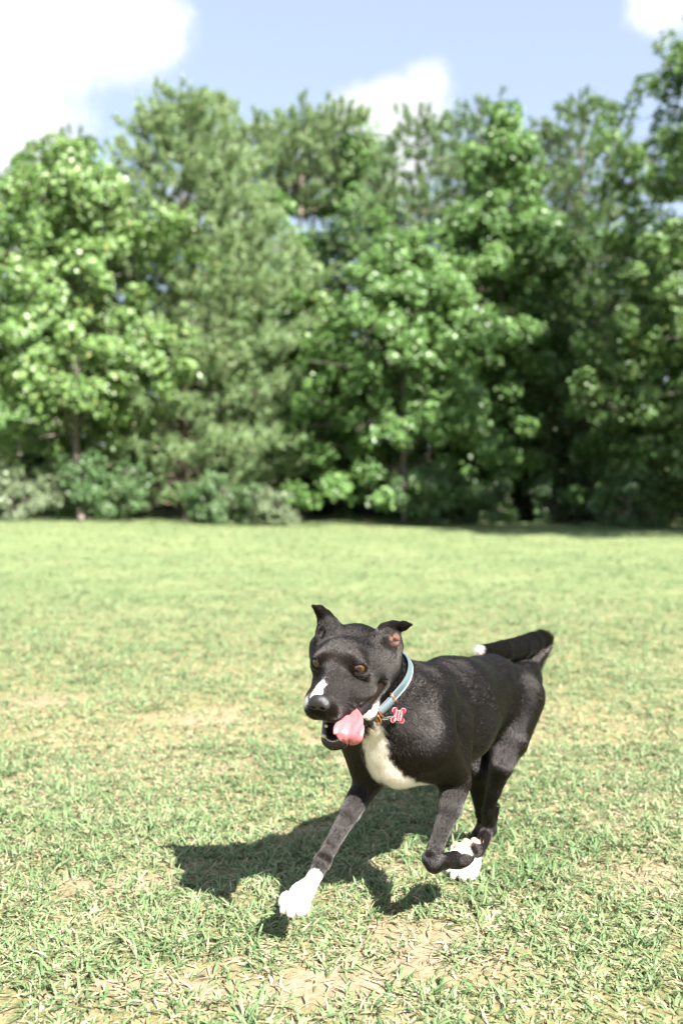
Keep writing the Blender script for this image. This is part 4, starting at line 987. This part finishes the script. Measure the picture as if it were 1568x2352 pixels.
def tube(pts, r_, closed=False, seg=8):
    pts = np.array(pts); n_ = len(pts); vs = []; fs = []
    for i in range(n_):
        tg = nrmz(pts[(i + 1) % n_ if closed else min(i + 1, n_ - 1)] - pts[i - 1 if closed else max(i - 1, 0)]); a = np.cross(tg, (.3, .5, .81)); a = nrmz(a); b_ = np.cross(tg, a)
        for j in range(seg):
            f_ = 2 * math.pi * j / seg; vs.append(pts[i] + (a * math.cos(f_) + b_ * math.sin(f_)) * r_)
    for i in range(n_ if closed else n_ - 1):
        k = (i + 1) % n_
        for j in range(seg): fs.append((i * seg + j, i * seg + (j + 1) % seg, k * seg + (j + 1) % seg, k * seg + j))
    return np.array(vs), np.array(fs)
for tq in (R(137), R(161)):
    loop = [cpt(tq + x, u, o) for x, u, o in ((-.02, -.0118, .004), (-.02, -.0115, .0085), (-.02, -.004, .0092), (-.02, .004, .0092), (-.02, .0115, .0085), (-.02, .0118, .004), (-.02, .0110, .001), (-.02, -.0110, .001))]
    cpart('copper_loop', *tube(loop, .0013, True), M_copper)
DR = cpt(R(165), .010, .0065)
dz = np.array([0, 0, 1.0])
dring = [DR + CBV * .0055 * math.cos(a) * .6 + (COL_N * .75 - dz * .4) * .008 * math.sin(a) for a in np.linspace(0, 2 * math.pi, 20, endpoint=False)]
cpart('d_ring', *tube(dring, .0013, True), M_copper)
# --- bone-shaped tag on a split ring
TAGC = P(914, 1643, 1.738)
Rx = nrmz(P(880, 1651, 1.738) - P(908, 1646, 1.738))
dog_tag = empty('dog_tag', tuple(float(x) for x in TAGC))
tag(dog_tag, 'red bone-shaped metal dog tag with white lettering hanging from the collar', 'tag')
ring_c = P(889, 1649, 1.738); ax1 = nrmz(P(900, 1647, 1.74) - P(880, 1651, 1.74)); ax2 = nrmz(np.array([0, -.8, .35]))
ringp = [ring_c + ax1 * .0105 * math.cos(a) + ax2 * .0085 * math.sin(a) + np.cross(ax1, ax2) * .0006 * math.sin(a * .5) for a in np.linspace(0, 2 * math.pi, 36, endpoint=False)]
def tpart(name, v, f_, mat, par=None):
    me = mesh_np(name, np.asarray(v) - TAGC, f_, False); me.materials.append(mat); return link(name, me, par or dog_tag)
tpart('split_ring', *tube(ringp, .0009, True), M_steel)
# bone outline in tag plane: long axis near vertical in the picture, tilted
tu = nrmz(P(926, 1622, 1.7385) - P(902, 1664, 1.7385)); tu = nrmz(np.array([.16, .02, .98])); tn = nrmz(np.array([.42, -.88, .16])); tn = nrmz(tn - tu * (tn @ tu)); tv = nrmz(np.cross(tu, tn)); tv = tv if tv[0] > 0 else -tv
def bone(L_, W_, lobe):
    o = []
    for i in range(96):
        a = 2 * math.pi * i / 96; d = np.array([math.cos(a), math.sin(a)]); r = .03
        for _ in range(60):
            p = d * r
            sd = max(abs(p[0]) - L_, abs(p[1]) - W_)
            for sx in (-1, 1):
                for sy in (-1, 1): sd = min(sd, math.hypot(p[0] - sx * L_, p[1] - sy * W_ * 1.0) - lobe)
            r -= sd * .7
        o.append(d * r)
    return np.array(o)
def plate(outl, z0, z1):
    n_ = len(outl); A = [TAGC + tu * x + tv * y + tn * z0 for x, y in outl]; B = [TAGC + tu * x + tv * y + tn * z1 for x, y in outl]
    fs = np.array([(i, (i + 1) % n_, n_ + (i + 1) % n_, n_ + i) for i in range(n_)])
    return np.array(A + B), [fs, np.array([list(range(n_))[::-1]]), np.array([list(range(n_, 2 * n_))])]
M_red = pbr('red_enamel', (.30, .004, .022), .3, .5, **{'Coat Weight': .2}); M_rim = pbr('tag_rim', (.42, .40, .40), .3, .5, Metallic=.5); M_let = pbr('white_lettering', (.55, .53, .52), .5)
tpart('rim', *plate(bone(.0084, .0084, .0052), -.0006, .0006), M_rim)
face = tpart('face', *plate(bone(.0079, .0079, .0049), .0000, .0011), M_red)
for txt, size, off in (('Big Canoe', .0050, -.0056), ('Animal Rescue', .0032, .0004), ('706-268-2343', .0032, .0054)):
    fc = bpy.data.curves.new('lettering', 'FONT'); fc.body = txt; fc.size = size; fc.align_x = 'CENTER'; fc.align_y = 'CENTER'; fc.extrude = .0001; fc.resolution_u = 2
    fo = link('lettering', fc, face); dg = bpy.context.evaluated_depsgraph_get(); lm = bpy.data.meshes.new_from_object(fo.evaluated_get(dg)); bpy.data.objects.remove(fo); fo = link('lettering', lm, face); lm.materials.clear(); lm.materials.append(M_let)
    mt = Matrix([[tu[i], tv[i] * 1, tn[i]] for i in range(3)])
    # text runs up the tag: x along tu, its top towards the collar
    up_ = -tv; z_ = np.cross(tu, up_)
    mt = Matrix(((tu[0], up_[0], z_[0], 0), (tu[1], up_[1], z_[1], 0), (tu[2], up_[2], z_[2], 0), (0, 0, 0, 1)))
    mt.translation = Vector((tv * off + tn * .0013).tolist())
    fo.matrix_local = mt
